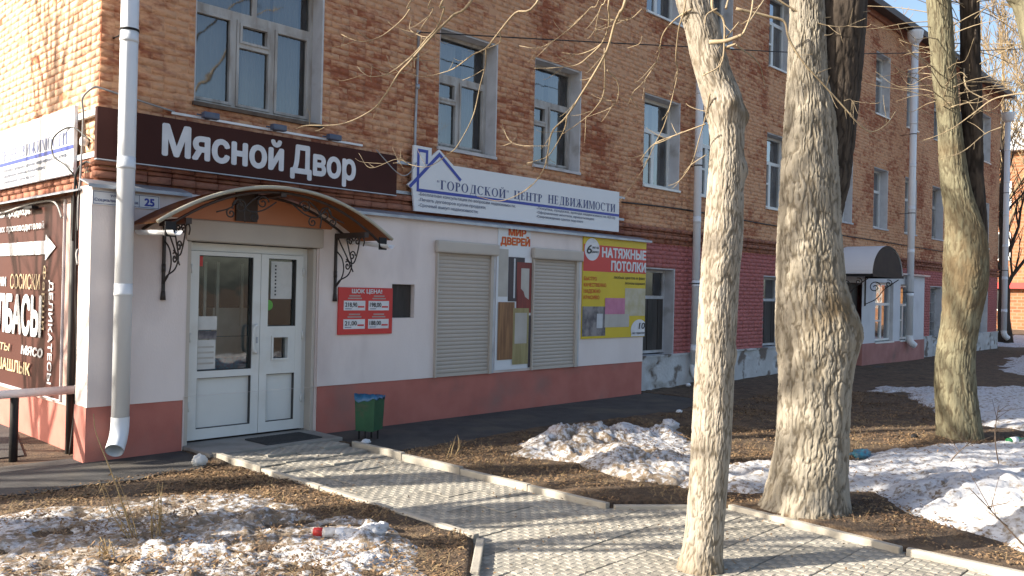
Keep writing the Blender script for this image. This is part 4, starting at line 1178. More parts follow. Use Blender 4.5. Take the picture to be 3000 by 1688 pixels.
# --- brown banner on the side wall
BN = thing('sausage_banner', 'brown vinyl banner with white arrow and lettering on the sunlit side wall', 'banner', (.08, 2.5, .5))
part('backing_board', M['sideplaster'], BN, (.10, .138, .80, 4.4, .47, 2.66))
n1, n2 = 36, 24
vs = []; fs = []
for i in range(n1+1):
    for j in range(n2+1):
        y = .985+i*(4.3-.985)/n1; z = .52+j*2.13/n2
        vs.append((.088+.006*math.sin(y*3+z*1.1)+.004*math.sin(z*5+y), y, z))
for i in range(n1):
    for j in range(n2):
        k = i*(n2+1)+j; fs.append((k, k+1, k+n2+2, k+n2+1))
MB().add(vs, fs, True).build('vinyl', M['bannerbrown'], BN)
fb = SIDE(.074)
part('edge_strip', M['signwhite'], BN, (.076, .098, .975, .984, .505, 2.655)); part('edge_strip', M['signwhite'], BN, (.076, .098, .985, 4.3, .505, .519))
text('ная продукция', -3.22, -1.99, 2.545, 2.625, fb, M['letterwhite'], BN, .02); text('ких производителей', -3.22, -1.555, 2.365, 2.445, fb, M['letterwhite'], BN, .02)
poly(fb, [(-4.2, 2.075), (-1.50, 2.075), (-1.50, 2.005), (-1.18, 2.15), (-1.50, 2.295), (-1.50, 2.225), (-4.2, 2.225)], M['letterwhite'], BN, 'arrow')
text('ни', -3.1, -2.85, 1.71, 1.85, fb, M['letterwhite'], BN, .03); text('СОСИСКИ', -2.69, -1.66, 1.68, 1.855, fb, M['lettercream'], BN, .0)
text('ЛБАСЫ', -3.18, -1.58, 1.17, 1.595, fb, M['letterwhite'], BN, .05)
text('ты', -3.05, -2.68, .93, 1.05, fb, M['lettercream'], BN, 0, .3); text('мясо', -2.24, -1.52, .93, 1.06, fb, M['letterwhite'], BN, .03, .25); text('ШАШЛЫК', -3.15, -1.91, .70, .835, fb, M['lettercream'], BN, .03)
text('Фарши', 1.24, 1.95, -1.56, -1.47, fb, M['lettercream'], BN, 0, 0, rot=True); text('ДЕЛИКАТЕСЫ', .66, 1.79, -1.345, -1.225, fb, M['letterwhite'], BN, .02, rot=True)
# --- small number plate, box and cables at the corner
NP = thing('number_plate', 'small yellowed house number plate among cables on the side wall corner', 'sign', (.12, .5, 2.82))
part('plate', M['lettercream'], NP, (.115, .128, .40, .54, 2.83, 2.99)); text('25', -.53, -.41, 2.87, 2.96, SIDE(.115), M['black'], NP, .03)
JB = MB(); JB.tube([(.13, .52, 3.22), (.07, .52, 3.22)], .045, 12); JB.thing('junction_box', M['pipe'], 'round white junction box on the brick side wall near the corner', 'junction box', (.13, .52, 3.22))
def cable(pts, r, m, label, name='cable', n=8, cat='cable'):
    mb = MB(); mb.tube(spline(pts, n), r, 6); return mb.thing(name, m, label, cat, tuple(pts[0]))
cable([(.02, .48, .02), (.06, .46, .7), (.05, .50, 1.6), (.03, .47, 2.2), (.04, .5, 2.75), (-.02, .62, 2.95), (-.05, .95, 3.1), (-.03, 1.0, 3.3), (.04, .7, 3.38), (.06, .25, 3.2)], .009, M['cable'], 'thick black cable looping over the corner of the side realty sign')
cable([(.03, .42, 2.3), (.02, .40, 2.6), (.04, .42, 2.9), (.05, .42, 3.3), (.03, .36, 3.48), (.0, .3, 3.62), (.06, .2, 3.72), (.14, .21, 3.73), (.35, .215, 3.70), (.9, .21, 3.62)], .010, M['cablegrey'], 'thin grey cable bent around the building corner above the brown sign')
cable([(.05, .62, 2.2), (.03, .56, 2.5), (.02, .52, 2.72), (.03, .5, 2.9), (.09, .45, 3.0), (.1, .3, 2.98)], .012, M['cable'], 'short black cable drooping below the number plate')
cable([(.06, .44, 2.0), (.03, .40, 2.1), (.0, .36, 2.05), (-.005, .31, 1.95)], .014, M['cablegrey'], 'short grey cable stub beside the plastered corner')
cable([(.05, 4, 2.64), (.045, 3, 2.60), (.05, 2.2, 2.645), (.05, 1.4, 2.655), (.045, 1.1, 2.60), (.05, .95, 2.45)], .012, M['cablegrey'], 'pale cable strung along the top edge of the brown banner')
BPIPE = MB(); BPIPE.tube([(.085, .68, -.02), (.085, .68, 2.66)], .04, 10); BPIPE.thing('conduit', M['cable'], 'dark vertical conduit between banner and plastered corner', 'conduit', (.085, .68, 0))
BPIPE = MB(); BPIPE.tube([(.07, .40, -.02), (.07, .40, 1.3), (.06, .4, 2.6)], .03, 10); BPIPE.thing('conduit', M['plinth'], 'thin reddish conduit hugging the plastered corner', 'conduit', (.07, .40, 0))
part('spot_lamp', M['blackmetal'], None, (.0, .07, 1.75, 2.05, 2.59, 2.62)).name = 'spot_lamp'
tag(bpy.data.objects['spot_lamp'], 'small black spot lamp clipped over the top of the brown banner', 'lamp')
cond = MB(); cond.tube([(4.26, .22, 2.86), (4.24, .22, 3.9), (4.26, .22, 5.22), (4.22, .15, 5.26), (4.16, .12, 5.24)], .018, 8); cond.tube([(4.25, .205, 4.5), (4.25, .205, 4.56)], .03, 8)
cond.thing('conduit', M['tin'], 'slim grey vertical conduit on the brick between the two shop signs', 'conduit', (4.26, .22, 2.86))
cable([(4.18, .14, 5.24), (8.2, -1.2, 5.72), (13.0, -2.6, 6.4), (21, -5.2, 7.9)], .009, M['cable'], 'overhead wire running from the grey conduit past the trees', n=10)
cable([(9.0, .23, 3.40), (11.2, .23, 3.44), (14.8, .23, 3.40), (20, .23, 3.42), (27, .23, 3.4)], .014, M['cable'], 'black cable fixed along the brick wall above the pink paint')
cable([(3.5, .10, 3.56), (3.75, .0, 3.30), (3.95, .02, 3.28), (4.15, .08, 3.46), (4.22, .2, 3.5)], .007, M['cablegrey'], 'loose thin wire hanging between the brown and the white sign')

# ================================================================== DRAINPIPES
def drainpipe(x, y, z0, z1, r, label, out=(-.45, -.9), funnel=False, brackets=()):
    t = thing('drainpipe', label, 'drainpipe', (x, y, z0))
    joints = [z for z in np.arange(z1-1.1, z0+.4, -1.25)]
    b = MB(); b.tube([(x, y, z0+.28), (x, y, z1)], r, 20); b.build('pipe', M['pipe'], t)
    L = math.hypot(*out); ux, uy = out[0]/L, out[1]/L
    pts = [(x, y, z0+.34)]
    for a in np.linspace(0, 1, 7):
        th = a*math.radians(58); R = .26
        pts.append((x+ux*R*(1-math.cos(th)), y+uy*R*(1-math.cos(th)), z0+.30-R*math.sin(th)))
    p = Vector(pts[-1]); dr = (p-Vector(pts[-2])).normalized(); pts.append(tuple(p+dr*.07))
    e = MB(); e.tube(pts, r*1.03, 20, cap=False)
    e.tube([Vector(q)+(Vector((0, 0, 0))) for q in pts], r*.97, 20, cap=False)
    e.build('elbow', M['pipe'], t)
    for z in joints:
        c = MB(); c.tube([(x, y, z), (x, y, z+.03), (x, y, z+.035), (x, y, z+.12)], [r*1.06, r*1.06, r*1.03, r*1.02], 20); c.build('joint', M['pipe'], t)
    for z in brackets:
        c = MB(); c.tube([(x, y, z), (x, y, z+.022)], r*1.09, 18); c.tube([(x, y, z+.01), (x, YB+.02, z+.01)], .008, 6); c.build('bracket', M['blackmetal'], t)
    if funnel:
        c = MB(); c.tube([(x, y, z1-.02), (x, y, z1+.12), (x, y, z1+.30), (x, y, z1+.36)], [r, r*2.1, r*2.3, r*2.4], 16); c.build('funnel', M['pipe'], t)
    return t
drainpipe(.262, -.15, .12, 6.5, .083, 'thick white drainpipe in front of the plastered corner, open elbow at its foot', (-.55, -.75), brackets=(4.26,))
drainpipe(11.28, .09, .10, 9.3, .075, 'white drainpipe behind the slim front tree trunk', (-.3, -.9), brackets=(2.0, 4.3, 6.2, 8.0))
drainpipe(22.68, -.12, .42, 9.25, .095, 'white drainpipe with funnel beside the far white entrance', (.75, -.6), True, (2.0, 4.3, 6.6))
drainpipe(33.72, .05, .35, 8.75, .10, 'white drainpipe at the far corner of the brick building', (.75, -.6), True, (3.0, 6.0))

# ================================================================== DOOR CANOPY
CP = thing('door_canopy', 'arched bronze door canopy on black wrought-iron scroll brackets', 'canopy', (1.785, 0, 2.3))
cx, hw, ze, za = 1.785, 1.42, 2.36, 2.825
def arch(t, hwid=hw, z0=ze, z1=za): return cx+hwid*t, z0+(z1-z0)*(1-abs(t)**2.1)
N_ = 40
vs = []; fs = []
ys = [-.64, -.42, -.2, .0]
for i in range(N_+1):
    x, z = arch(-1+2*i/N_)
    for y in ys: vs.append((x, y, z+.008))
for i in range(N_):
    for j in range(3): k = i*4+j; fs.append((k, k+1, k+5, k+4))
b = MB(); b.add(vs, fs, True)
b.add([(v[0], v[1], v[2]-.008) for v in vs], [tuple(reversed(f)) for f in fs], True)
b.build('roof_sheet', M['canopysheet'], CP)
def arch_tube(y, r, m, name, h=hw, dz=0):
    b = MB(); b.tube([(arch(-1+2*i/N_, h)[0], y, arch(-1+2*i/N_, h)[1]+dz) for i in range(N_+1)], r, 8); return b.build(name, m, CP)
arch_tube(-.645, .020, M['trim'], 'front_trim', dz=.008)
arch_tube(-.56, .016, M['beam'], 'arch_rib', hw-.12, -.035); arch_tube(-.03, .016, M['beam'], 'arch_rib', hw-.12, -.035)
for x in (.70, 2.86):
    part('side_beam', M['beam'], CP, (x-.03, x+.03, -.60, .0, 2.375, 2.435))
poly(FAC(-.012), [(.80, 2.478)]+[(arch(t, hw-.16)[0], arch(t, hw-.16)[1]-.03) for t in np.linspace(-.8, .8, 21)]+[(2.77, 2.478)], mat('orange_glow_panel', (0.50, 0.20, 0.095), (0.44, 0.17, 0.08), 2, 0.5), CP, 'glow_panel', 0, .006)  # opaque panel, orange glow under the canopy painted as its colour
part('crest_panel', M['beam'], CP, (1.50, 1.76, -.05, -.02, 2.49, 2.84))
part('ridge_beam', M['beam'], CP, (1.72, 1.785, -.60, -.05, 2.745, 2.785))
def spiral(cx_, cz_, r0, turns, a0, s=1, n=26):
    return [(cx_+r0*(1-.85*i/n)*math.cos(a0+s*2*PI*turns*i/n), cz_+r0*(1-.85*i/n)*math.sin(a0+s*2*PI*turns*i/n)) for i in range(n+1)]
def iron(paths, fn, r=.009):
    b = MB()
    for p in paths: b.tube([fn(u, v) for u, v in p], r, 6)
    return b
def sp2(p, n=6): return [(q.x, q.y) for q in spline([(a, b_, 0) for a, b_ in p], n)]
for x, sgn in ((.72, 1), (2.84, 1)):
    fn = lambda u, v: (x, -.015-u, v)
    br = MB(); br.box(x-.014, x+.014, -.03, -.002, 1.66, 2.42); br.tube([(x, -.016, 1.61), (x, -.016, 1.70)], [.03, .022], 8); br.tube([(x, -.016, 1.90), (x, -.016, 1.98)], [.022, .022], 8)
    br = br.build('bracket', M['iron'], CP)
    scr = [sp2([(.01, 1.78), (.08, 1.86), (.26, 1.93), (.33, 2.05), (.28, 2.2), (.22, 2.36)]), sp2([(.01, 1.78), (.12, 1.88), (.17, 2.0), (.13, 2.13), (.02, 2.22)]),
           sp2([(.36, 1.97), (.25, 2.12), (.12, 2.28), (.04, 2.38)]), sp2([(.22, 2.12), (.36, 2.07), (.44, 2.2), (.48, 2.36)]),
           spiral(.245, 2.04, .06, 1.4, 2.2, -1), spiral(.34, 2.16, .06, 1.4, 0, 1), spiral(.43, 2.33, .055, 1.4, 3, -1), spiral(.30, 2.33, .05, 1.3, 0, 1), sp2([(.48, 2.36), (.53, 2.38), (.57, 2.33), (.55, 2.27)])]
    for p in scr: iron([p], fn, .0085).build('scroll', M['iron'], br)
fn = lambda u, v: (u, -.56, v)
for mx_ in (-1, 1):
    X = lambda u: cx+mx_*u
    for p in (spiral(.52, 2.60, .085, 1.5, 0, 1), spiral(.26, 2.66, .075, 1.4, 3, -1), spiral(.36, 2.50, .06, 1.4, 1, 1), spiral(.62, 2.52, .06, 1.4, 2, -1),
              sp2([(.10, 2.68), (.26, 2.58), (.42, 2.56), (.55, 2.68)]), sp2([(.46, 2.44), (.47, 2.56), (.40, 2.66), (.30, 2.73)]), sp2([(.55, 2.68), (.62, 2.58), (.78, 2.52)])):
        iron([[(X(u), v) for u, v in p]], fn, .008).build('scroll', M['iron'], CP)
def gutter(x, y0, y1, z0, z1, label):
    vs = []; fs = []; n = 9; r = .048
    for k, (y, z) in enumerate(((y0, z0), (y1, z1))):
        for i in range(n):
            a = PI+PI*i/(n-1); vs.append((x+r*math.cos(a), y, z+r*math.sin(a)))
        for i in range(n):
            a = 2*PI-PI*i/(n-1); vs.append((x+(r-.004)*math.cos(a), y, z+(r-.004)*math.sin(a)))
    m_ = 2*n
    for i in range(m_): fs.append((i, (i+1) % m_, m_+(i+1) % m_, m_+i))
    fs += [tuple(range(m_)), tuple(range(2*m_-1, m_-1, -1))]
    g_ = MB().add(vs, fs, False).build('gutter', M['pipe'], CP)
    part('gutter_hook', M['blackmetal'], g_, (x-.052, x+.052, y0+.15, y0+.17, z0-.055, z0+.09))
gutter(.46, -.88, -.02, 2.285, 2.315, ''); gutter(3.02, -.86, -.02, 2.29, 2.37, '')

# ================================================================== FAR WHITE ENTRANCE
FE = thing('far_entrance', 'distant white plastered entrance block with faded pink plinth', 'shop front', (20.7, 0, 0))
mb = MB(); FH = [(20.35, 21.7, .6, 2.26), (22.25, 23.2, .6, 2.24), (17.9, 19.4, -.1, 2.2)]
for a, b, c, d in strip_panel(17.0, 24.3, .6, 2.5, FH): mb.quad((a, 0, c), (b, 0, c), (b, 0, d), (a, 0, d))
mb.quad((17, .3, 0), (17, 0, 0), (17, 0, 2.5), (17, .3, 2.5)); mb.quad((24.3, 0, 0), (24.3, .3, 0), (24.3, .3, 2.5), (24.3, 0, 2.5)); mb.quad((17, 0, 2.5), (24.3, 0, 2.5), (24.3, .3, 2.5), (17, .3, 2.5))
mb.build('plaster_wall', M['plasterfar'], FE)
part('plinth', M['plinthfar'], FE, (19.42, 24.31, -.025, .3, -.2, .6))
part('flashing', M['tin'], FE, (16.9, 24.45, -.12, .25, 2.5, 2.55))
part('entrance_door', M['darkboard'], FE, (17.9, 19.4, .12, .17, 0, 2.2))
for h in FH[:2]: window(h[0], h[1], h[2], h[3], 'pvc', FE, 0.0, .12)
C2 = thing('entrance_canopy', 'far barrel canopy with snow-white top and black arched gable over the white entrance', 'canopy', (18.6, 0, 2.4))
cx2 = 18.58; vs = []; fs = []
A2 = [(cx2+1.03*math.cos(a), 2.40+.72*math.sin(a)) for a in np.linspace(PI, 0, 25)]
b = MB()
for i in range(24):
    (xa, za_), (xb, zb) = A2[i], A2[i+1]
    b.add([(xa, -.95, za_), (xb, -.95, zb), (xb, .02, zb), (xa, .02, za_)], [(0, 1, 2, 3)], True)
b.build('roof_sheet', M['signwhite'], C2)
poly(FAC(-.93), [(u, v-.03) for u, v in A2], M['blackmetal'], C2, 'gable', 0, .02)
part('front_beam', M['blackmetal'], C2, (cx2-1.05, cx2+1.05, -.97, -.93, 2.33, 2.40)); part('side_beam', M['blackmetal'], C2, (cx2+1.0, cx2+1.05, -.93, 0, 2.33, 2.39)); part('side_beam', M['blackmetal'], C2, (cx2-1.05, cx2-1.0, -.93, 0, 2.33, 2.39))
for x in (cx2-1.0, cx2+1.0):
    fn = lambda u, v: (x, -.01-u, v)
    br = part('bracket', M['iron'], C2, (x-.015, x+.015, -.03, -.002, 1.6, 2.35))
    for p in (sp2([(.02, 1.65), (.3, 1.8), (.5, 2.05), (.85, 2.3)]), spiral(.25, 2.1, .16, 1.5, 0, 1), spiral(.6, 2.2, .1, 1.4, 2, -1)): iron([p], fn, .012).build('scroll', M['iron'], br)

# ================================================================== STREET THINGS
RL = thing('pipe_railing', 'white pipe handrail on a black post beside the side wall', 'railing', (-.46, .6, 0))
b = MB(); b.tube([(-3.2, .6, .655), (.10, .6, .665)], .043, 14); b.build('handrail', M['pipe'], RL)
b = MB(); b.tube([(.10, .6, .665), (.115, .6, .665)], .05, 14); b.build('end_cap', M['pipe'], RL)
for x in (-.46, -2.4): b = MB(); b.tube([(x, .6, -.1), (x, .6, .62)], .04, 12); b.build('post', M['blackmetal'], RL)

TB = thing('litter_bin', 'battered green metal litter bin with blue liner beside the red plinth', 'litter bin', (2.92, -.64, 0))
def frust(x0, y0, w0, d0, x1, y1, w1, d1, z0, z1, lean=0):
    return [(x0-w0, y0-d0, z0), (x0+w0, y0-d0, z0), (x0+w0, y0+d0, z0), (x0-w0, y0+d0, z0), (x1-w1+lean, y1-d1, z1+.02), (x1+w1+lean, y1-d1, z1-.03), (x1+w1+lean, y1+d1, z1-.01), (x1-w1+lean, y1+d1, z1+.03)]
vb = frust(0, 0, .132, .112, .0, .0, .146, .126, .12, .52)
ca_, sa_ = math.cos(.5), math.sin(.5)
rot_ = lambda v: (2.93+v[0]*ca_-v[1]*sa_, -.64+v[0]*sa_+v[1]*ca_, v[2])
vb = [rot_(v) for v in vb]
b = MB(); b.add(vb, [(0, 3, 2, 1), (0, 1, 5, 4), (1, 2, 6, 5), (2, 3, 7, 6), (3, 0, 4, 7)])
c_ = Vector((2.93, -.64, 0))
vi = [((v[0]-c_.x)*.93+c_.x, (v[1]-c_.y)*.92+c_.y, v[2]+(.02 if k < 4 else -.004)) for k, v in enumerate(vb)]
b.add(vi, [(0, 1, 2, 3), (4, 5, 1, 0), (5, 6, 2, 1), (6, 7, 3, 2), (7, 4, 0, 3)])
b.build('bin_body', M['bin'], TB)
ln = MB(); n = 32; vs = []
for k in range(3):
    for i in range(n):
        a = 2*PI*i/n; sx = max(-1, min(1, 1.35*math.cos(a))); sy = max(-1, min(1, 1.35*math.sin(a)))
        w, dd = (.156, .136) if k == 0 else ((.157, .137) if k == 1 else (.125, .105))
        zz = (.495+.012*math.sin(i*1.7)-.035*max(0, math.sin(i*.39+2.2))) if k == 0 else (.535-.02*sx+.006*math.sin(i*2.1) if k == 1 else .40+.03*math.sin(i*1.3))
        vs.append(rot_((w*sx, dd*sy, zz)))
fs = [(r_*n+i, r_*n+(i+1) % n, (r_+1)*n+(i+1) % n, (r_+1)*n+i) for r_ in range(2) for i in range(n)]
ln.add(vs, fs, True).build('liner', M['liner'], TB)
for x, y in ((2.83, -.70), (3.01, -.70), (3.01, -.58), (2.83, -.58)):
    b = MB(); b.tube([(x, y, -.06), (x, y, .14)], .011, 6); b.build('leg', M['blackmetal'], TB)
MT = MB(); MT.bevbox(-.36, .36, -.22, .22, 0, .014, .004)
for k in range(17): MT.box(-.34+k*.041, -.322+k*.041, -.20, .20, .0142, .019)
o = link('door_mat', MT.mesh('door_mat'), M['rubber'], None, (2.02, -.28, .0625), (0, 0, .04)); tag(o, 'dark ribbed rubber mat on the landing before the door', 'door mat')

# ================================================================== TREES
def at(px, py, dep):
    """point seen at a photo position, dep metres along the view axis"""
    return CAM+(fw+r2*((px-1500)/2482.65)-u2*((py-844)/2482.65))*dep
def catmull_rows(rows, n):
    P = np.array(rows, float); P = np.vstack([P[0]*2-P[1], P, P[-1]*2-P[-2]])
    out = []
    m = len(rows)-1
    for i in range(1, m+1):
        k = max(2, int(round(n*abs(P[i+1][2]-P[i][2])/max(1e-6, abs(P[-2][2]-P[1][2])))))
        for j in range(k):
            t = j/k
            out.append(.5*((2*P[i])+(P[i+1]-P[i-1])*t+(2*P[i-1]-5*P[i]+4*P[i+1]-P[i+2])*t*t+(3*P[i]-P[i-1]-3*P[i+1]+P[i+2])*t**3))
    out.append(P[-2]); return np.array(out)
def trunk_mesh(rows, seg, n, freq, depth, seed, stain=None, flare=0.0, org=(0, 0, 0), knots=(), lichen=()):
    R = catmull_rows(rows, n); k = len(R)
    A = np.linspace(0, 2*PI, seg, endpoint=False)
    a, zz = np.meshgrid(A, R[:, 2]); r = R[:, 3:4]+0*a
    ca, sa = np.cos(a), np.sin(a)
    rm = float(np.mean(R[:, 3]))
    px, py = ca*rm*freq, sa*rm*freq
    wx = (fbm(px*.5, py*.5, zz*freq*.16, seed+5, 3)-.5)*2.6
    nz = vnoise(px+wx, py+wx, zz*freq*.085+wx*.2, seed)
    n2 = vnoise(px*2.1+wx, py*2.1, zz*freq*.22, seed+3)
    rid = np.clip((1-np.abs(2*nz-1)-.72)/.28, 0, 1)
    rid2 = np.clip((1-np.abs(2*n2-1)-.8)/.2, 0, 1)
    crack = np.clip(rid+.55*rid2, 0, 1)
    lump = (fbm(ca*2.2, sa*2.2, zz*1.1, seed+9, 3)-.5)*.16
    fine = (fbm(px*3, py*3, zz*freq*.9, seed+11, 2)-.5)
    rad = r*(1+lump)+depth*(.5-crack)+depth*.5*fine
    for kx, ky, kz, kr, kh in knots:
        X0 = R[:, 0:1]+ca*r; Y0 = R[:, 1:2]+sa*r
        rad = rad+kh*np.exp(-((X0-kx)**2+(Y0-ky)**2+(zz-kz)**2)/kr**2)
    if flare:
        hgt = np.clip(1-(zz-zz.min())/.45, 0, 1)
        rad = rad*(1+flare*hgt**2*(.5+.5*np.sin(a*5+seed)))
    X = R[:, 0:1]+ca*rad; Y = R[:, 1:2]+sa*rad
    V = np.stack([X, Y, zz], -1).reshape(-1, 3)-np.array(org)
    idx = np.arange(k*seg).reshape(k, seg); nxt = np.roll(idx, -1, 1)
    F = np.stack([idx[:-1], nxt[:-1], nxt[1:], idx[1:]], -1).reshape(-1, 4)
    me = mesh_np('trunk', V, F, True)
    at_ = me.attributes.new('crack', 'FLOAT', 'POINT'); at_.data.foreach_set('value', crack.ravel().astype(np.float32))
    st = np.zeros_like(crack)
    if stain is not None: st = np.clip(stain(X, Y, zz), 0, 1)
    at_ = me.attributes.new('stain', 'FLOAT', 'POINT'); at_.data.foreach_set('value', st.ravel().astype(np.float32))
    if lichen:
        lv = sum(np.exp(-((X-q.x)**2+(Y-q.y)**2+(zz-q.z)**2)/rr_**2) for q, rr_ in lichen); lv = np.clip((lv*(.6+.9*fbm(X*40, Y*40, zz*40, 5, 2))-.45)*5, 0, 1)
        at_ = me.attributes.new('lichen', 'FLOAT', 'POINT'); at_.data.foreach_set('value', lv.ravel().astype(np.float32))
    return me
def branch(parent, pts, r0, r1, m, n=6, seg=6, name='branch'):
    P = spline(pts, n); k = len(P)
    b = MB(); b.tube(P, [r0+(r1-r0)*(i/(k-1))**.8 for i in range(k)], seg); return b.build(name, m, parent)
# --- slim tree on the path
T1R = [(1.721, -5.79, -.05, .165), (1.724, -5.793, .03, .148), (1.73, -5.797, .10, .134), (1.742, -5.813, .338, .122), (1.757, -5.833, .857, .125), (1.763, -5.842, 1.376, .122), (1.773, -5.855, 1.895, .120), (1.785, -5.869, 2.155, .122),
       (1.792, -5.879, 2.544, .110), (1.793, -5.882, 2.804, .104), (1.766, -5.855, 3.062, .122), (1.70, -5.787, 3.319, .106), (1.671, -5.757, 3.5, .108), (1.627, -5.711, 3.706, .112), (1.55, -5.63, 4.1, .10), (1.5, -5.55, 5.2, .085), (1.4, -5.5, 6.6, .06), (1.35, -5.45, 8.2, .03)]
T1 = thing('slim_tree', 'slim pale-barked bare tree growing out of the tiled path', 'tree', (1.72, -5.79, 0))
def st1(X, Y, z): return .75*np.clip((fbm(X*7, Y*7, z*5, 70, 3)-.58)*8, 0, 1)*((z > 2.7)*(z < 3.5))+.6*np.clip(1-z/.12, 0, 1)
link('trunk', trunk_mesh(T1R, 220, 800, 84, .0055, 1, st1, org=ORG[T1], knots=((1.68, -5.95, 3.0, .07, .035), (1.86, -5.95, 2.95, .06, .04), (1.66, -5.86, 3.3, .08, .03), (1.85, -5.99, 2.6, .06, .03), (1.7, -5.95, 2.0, .06, .018), (1.85, -5.97, 1.4, .05, .02))), M['bark1'], T1)
CR = Vector((1.50, -5.58, 4.9))
RT = random.Random(77)
def side_twigs(parent, P, n, L0, m):
    k = len(P)
    for _ in range(n):
        i = RT.uniform(.25, .95)*(k-1); j = int(min(k-2, i)); p = P[j].lerp(P[j+1], i-j)
        t = (P[j+1]-P[j]).normalized(); d = (t*.8+Vector((RT.uniform(-1, 1), RT.uniform(-1, 1), RT.uniform(-1, .8))).normalized()*.8).normalized()
        L = L0*RT.uniform(.4, 1.2)
        branch(parent, [p, p+d*L*.5, p+d*L*.85+Vector((0, 0, .04*L0)), p+d*L+Vector((0, 0, .12*L))], .0026, .0012, m, 3, 5, 'twig')
def px_branch(parent, pts, off, sc, d0, d1, r0, r1, m, up_to=None, n=6):
    P = [at(off[0]+a*sc, off[1]+b*sc, d0+(d1-d0)*i/(len(pts)-1)) for i, (a, b) in enumerate(pts)]
    if up_to is not None:
        p0 = P[0]; mid = p0.lerp(up_to, .45)+Vector((0, 0, .35))
        P = [up_to, up_to.lerp(mid, .6)+Vector((0, 0, .12)), mid]+P
        r0 = r0*1.25
    if len(pts) > 3: side_twigs(parent, P[-len(pts):], 3+len(pts)//3, .22, m)
    return branch(parent, P, r0, r1, m, n)
sc = .4279; OA = (1000, 0); OB = (1900, 0)
BR = [([(930, -60), (760, 110), (620, 250), (470, 420), (395, 500), (300, 650), (200, 760), (0, 850), (-236, 860), (-310, 882)], 5.9, 6.8, .0105, .003, 1),
      ([(735, -60), (705, 60), (660, 180), (590, 260), (480, 385), (330, 500), (210, 525), (150, 500), (110, 455)], 5.9, 6.6, .0085, .002, 1),
      ([(520, -60), (470, 60), (400, 150), (270, 250), (150, 285), (60, 265), (0, 235)], 6.0, 6.6, .006, .002, 1),
      ([(650, -60), (630, 60), (560, 170), (510, 240), (440, 265)], 6.0, 6.5, .005, .002, 1),
      ([(1380, -60), (1190, 90), (1080, 220), (990, 330), (900, 375), (800, 450), (720, 490), (560, 525), (430, 490)], 5.7, 6.6, .0085, .002, 1),
      ([(1085, 215), (1085, 290), (990, 335)], 6.0, 6.1, .004, .003, 0),
      ([(990, 330), (985, 450), (950, 590), (900, 800), (800, 990), (740, 1050), (600, 1140), (480, 1130), (380, 1090), (200, 1150), (120, 1050)], 6.1, 6.9, .005, .002, 0),
      ([(985, 470), (900, 520), (830, 550)], 6.2, 6.3, .003, .002, 0),
      ([(1960, -60), (1905, 90), (1870, 170), (1820, 340), (1740, 490), (1640, 650), (1540, 800), (1445, 900), (1415, 1040), (1380, 1170), (1280, 1290), (1100, 1375), (930, 1345)], 5.5, 6.6, .0125, .0022, 1),
      ([(1845, -60), (1835, 100), (1825, 200), (1780, 300), (1700, 380), (1610, 445), (1450, 465), (1320, 470)], 5.6, 6.3, .008, .002, 1),
      ([(1780, 300), (1720, 340), (1620, 372), (1510, 360)], 5.9, 6.2, .0045, .002, 0),
      ([(1825, -60), (1780, 40), (1755, 120), (1742, 220), (1755, 290)], 5.6, 5.9, .005, .002, 1),
      ([(1545, 800), (1525, 890), (1440, 1040), (1385, 1085), (1270, 1118)], 6.0, 6.4, .005, .002, 0),
      ([(1802, 330), (1800, 620), (1740, 740), (1650, 825), (1520, 915)], 5.8, 6.4, .005, .003, 0),
      ([(1820, 480), (1890, 560), (1893, 670), (1840, 740), (1690, 800)], 5.8, 6.1, .004, .002, 0),
      ([(2400, 60), (2290, 130), (2200, 240), (2165, 410), (2060, 570), (2000, 630), (1965, 715)], 5.4, 6.2, .006, .002, 0),
      ([(2360, -60), (2310, 200), (2290, 400), (2300, 520), (2220, 830), (2140, 1000), (2060, 1170), (1900, 1390)], 5.4, 6.4, .006, .002, 1),
      ([(2140, 990), (2220, 960), (2337, 900)], 5.9, 5.7, .003, .002, 0),
      ([(1250, 1000), (1185, 985), (1145, 955), (1128, 925)], 6.4, 6.5, .003, .002, 0),
      ([(1420, 1000), (1340, 1000), (1250, 1000)], 6.2, 6.4, .002, .003, 0),
      ([(1780, -60), (1700, 60), (1560, 200), (1420, 300), (1330, 330), (1220, 315)], 5.7, 6.5, .005, .002, 1),
      ([(600, 255), (540, 245), (470, 200), (480, 120)], 6.1, 6.3, .003, .002, 0),
      ([(395, 500), (440, 500), (480, 460), (475, 415), (520, 400)], 6.4, 6.4, .003, .0015, 0),
      ([(500, 400), (500, 470)], 6.3, 6.3, .003, .0015, 0),
      ([(400, 490), (300, 515), (262, 490)], 6.4, 6.5, .003, .0015, 0),
      ([(310, 380), (340, 450), (395, 495)], 6.5, 6.4, .002, .003, 0),
      ([(-220, 855), (-215, 790), (-235, 745)], 6.8, 6.8, .003, .0015, 0),
      ([(2060, 250), (2040, 300), (1960, 330)], 5.6, 5.7, .003, .0015, 0),
      ([(2060, 60), (1980, 130), (1900, 140), (1830, 130)], 5.6, 5.8, .003, .0015, 0),
      ([(430, 1160), (380, 1080), (350, 1010)], 6.8, 6.8, .003, .0015, 0)]
for pts, d0, d1, a_, b_, u_ in BR:
    px_branch(T1, pts, OA, sc, d0, d1, a_, b_, M['twig'], CR+Vector((random.uniform(-.1, .1), random.uniform(-.1, .1), random.uniform(-.3, .6))) if u_ else None)
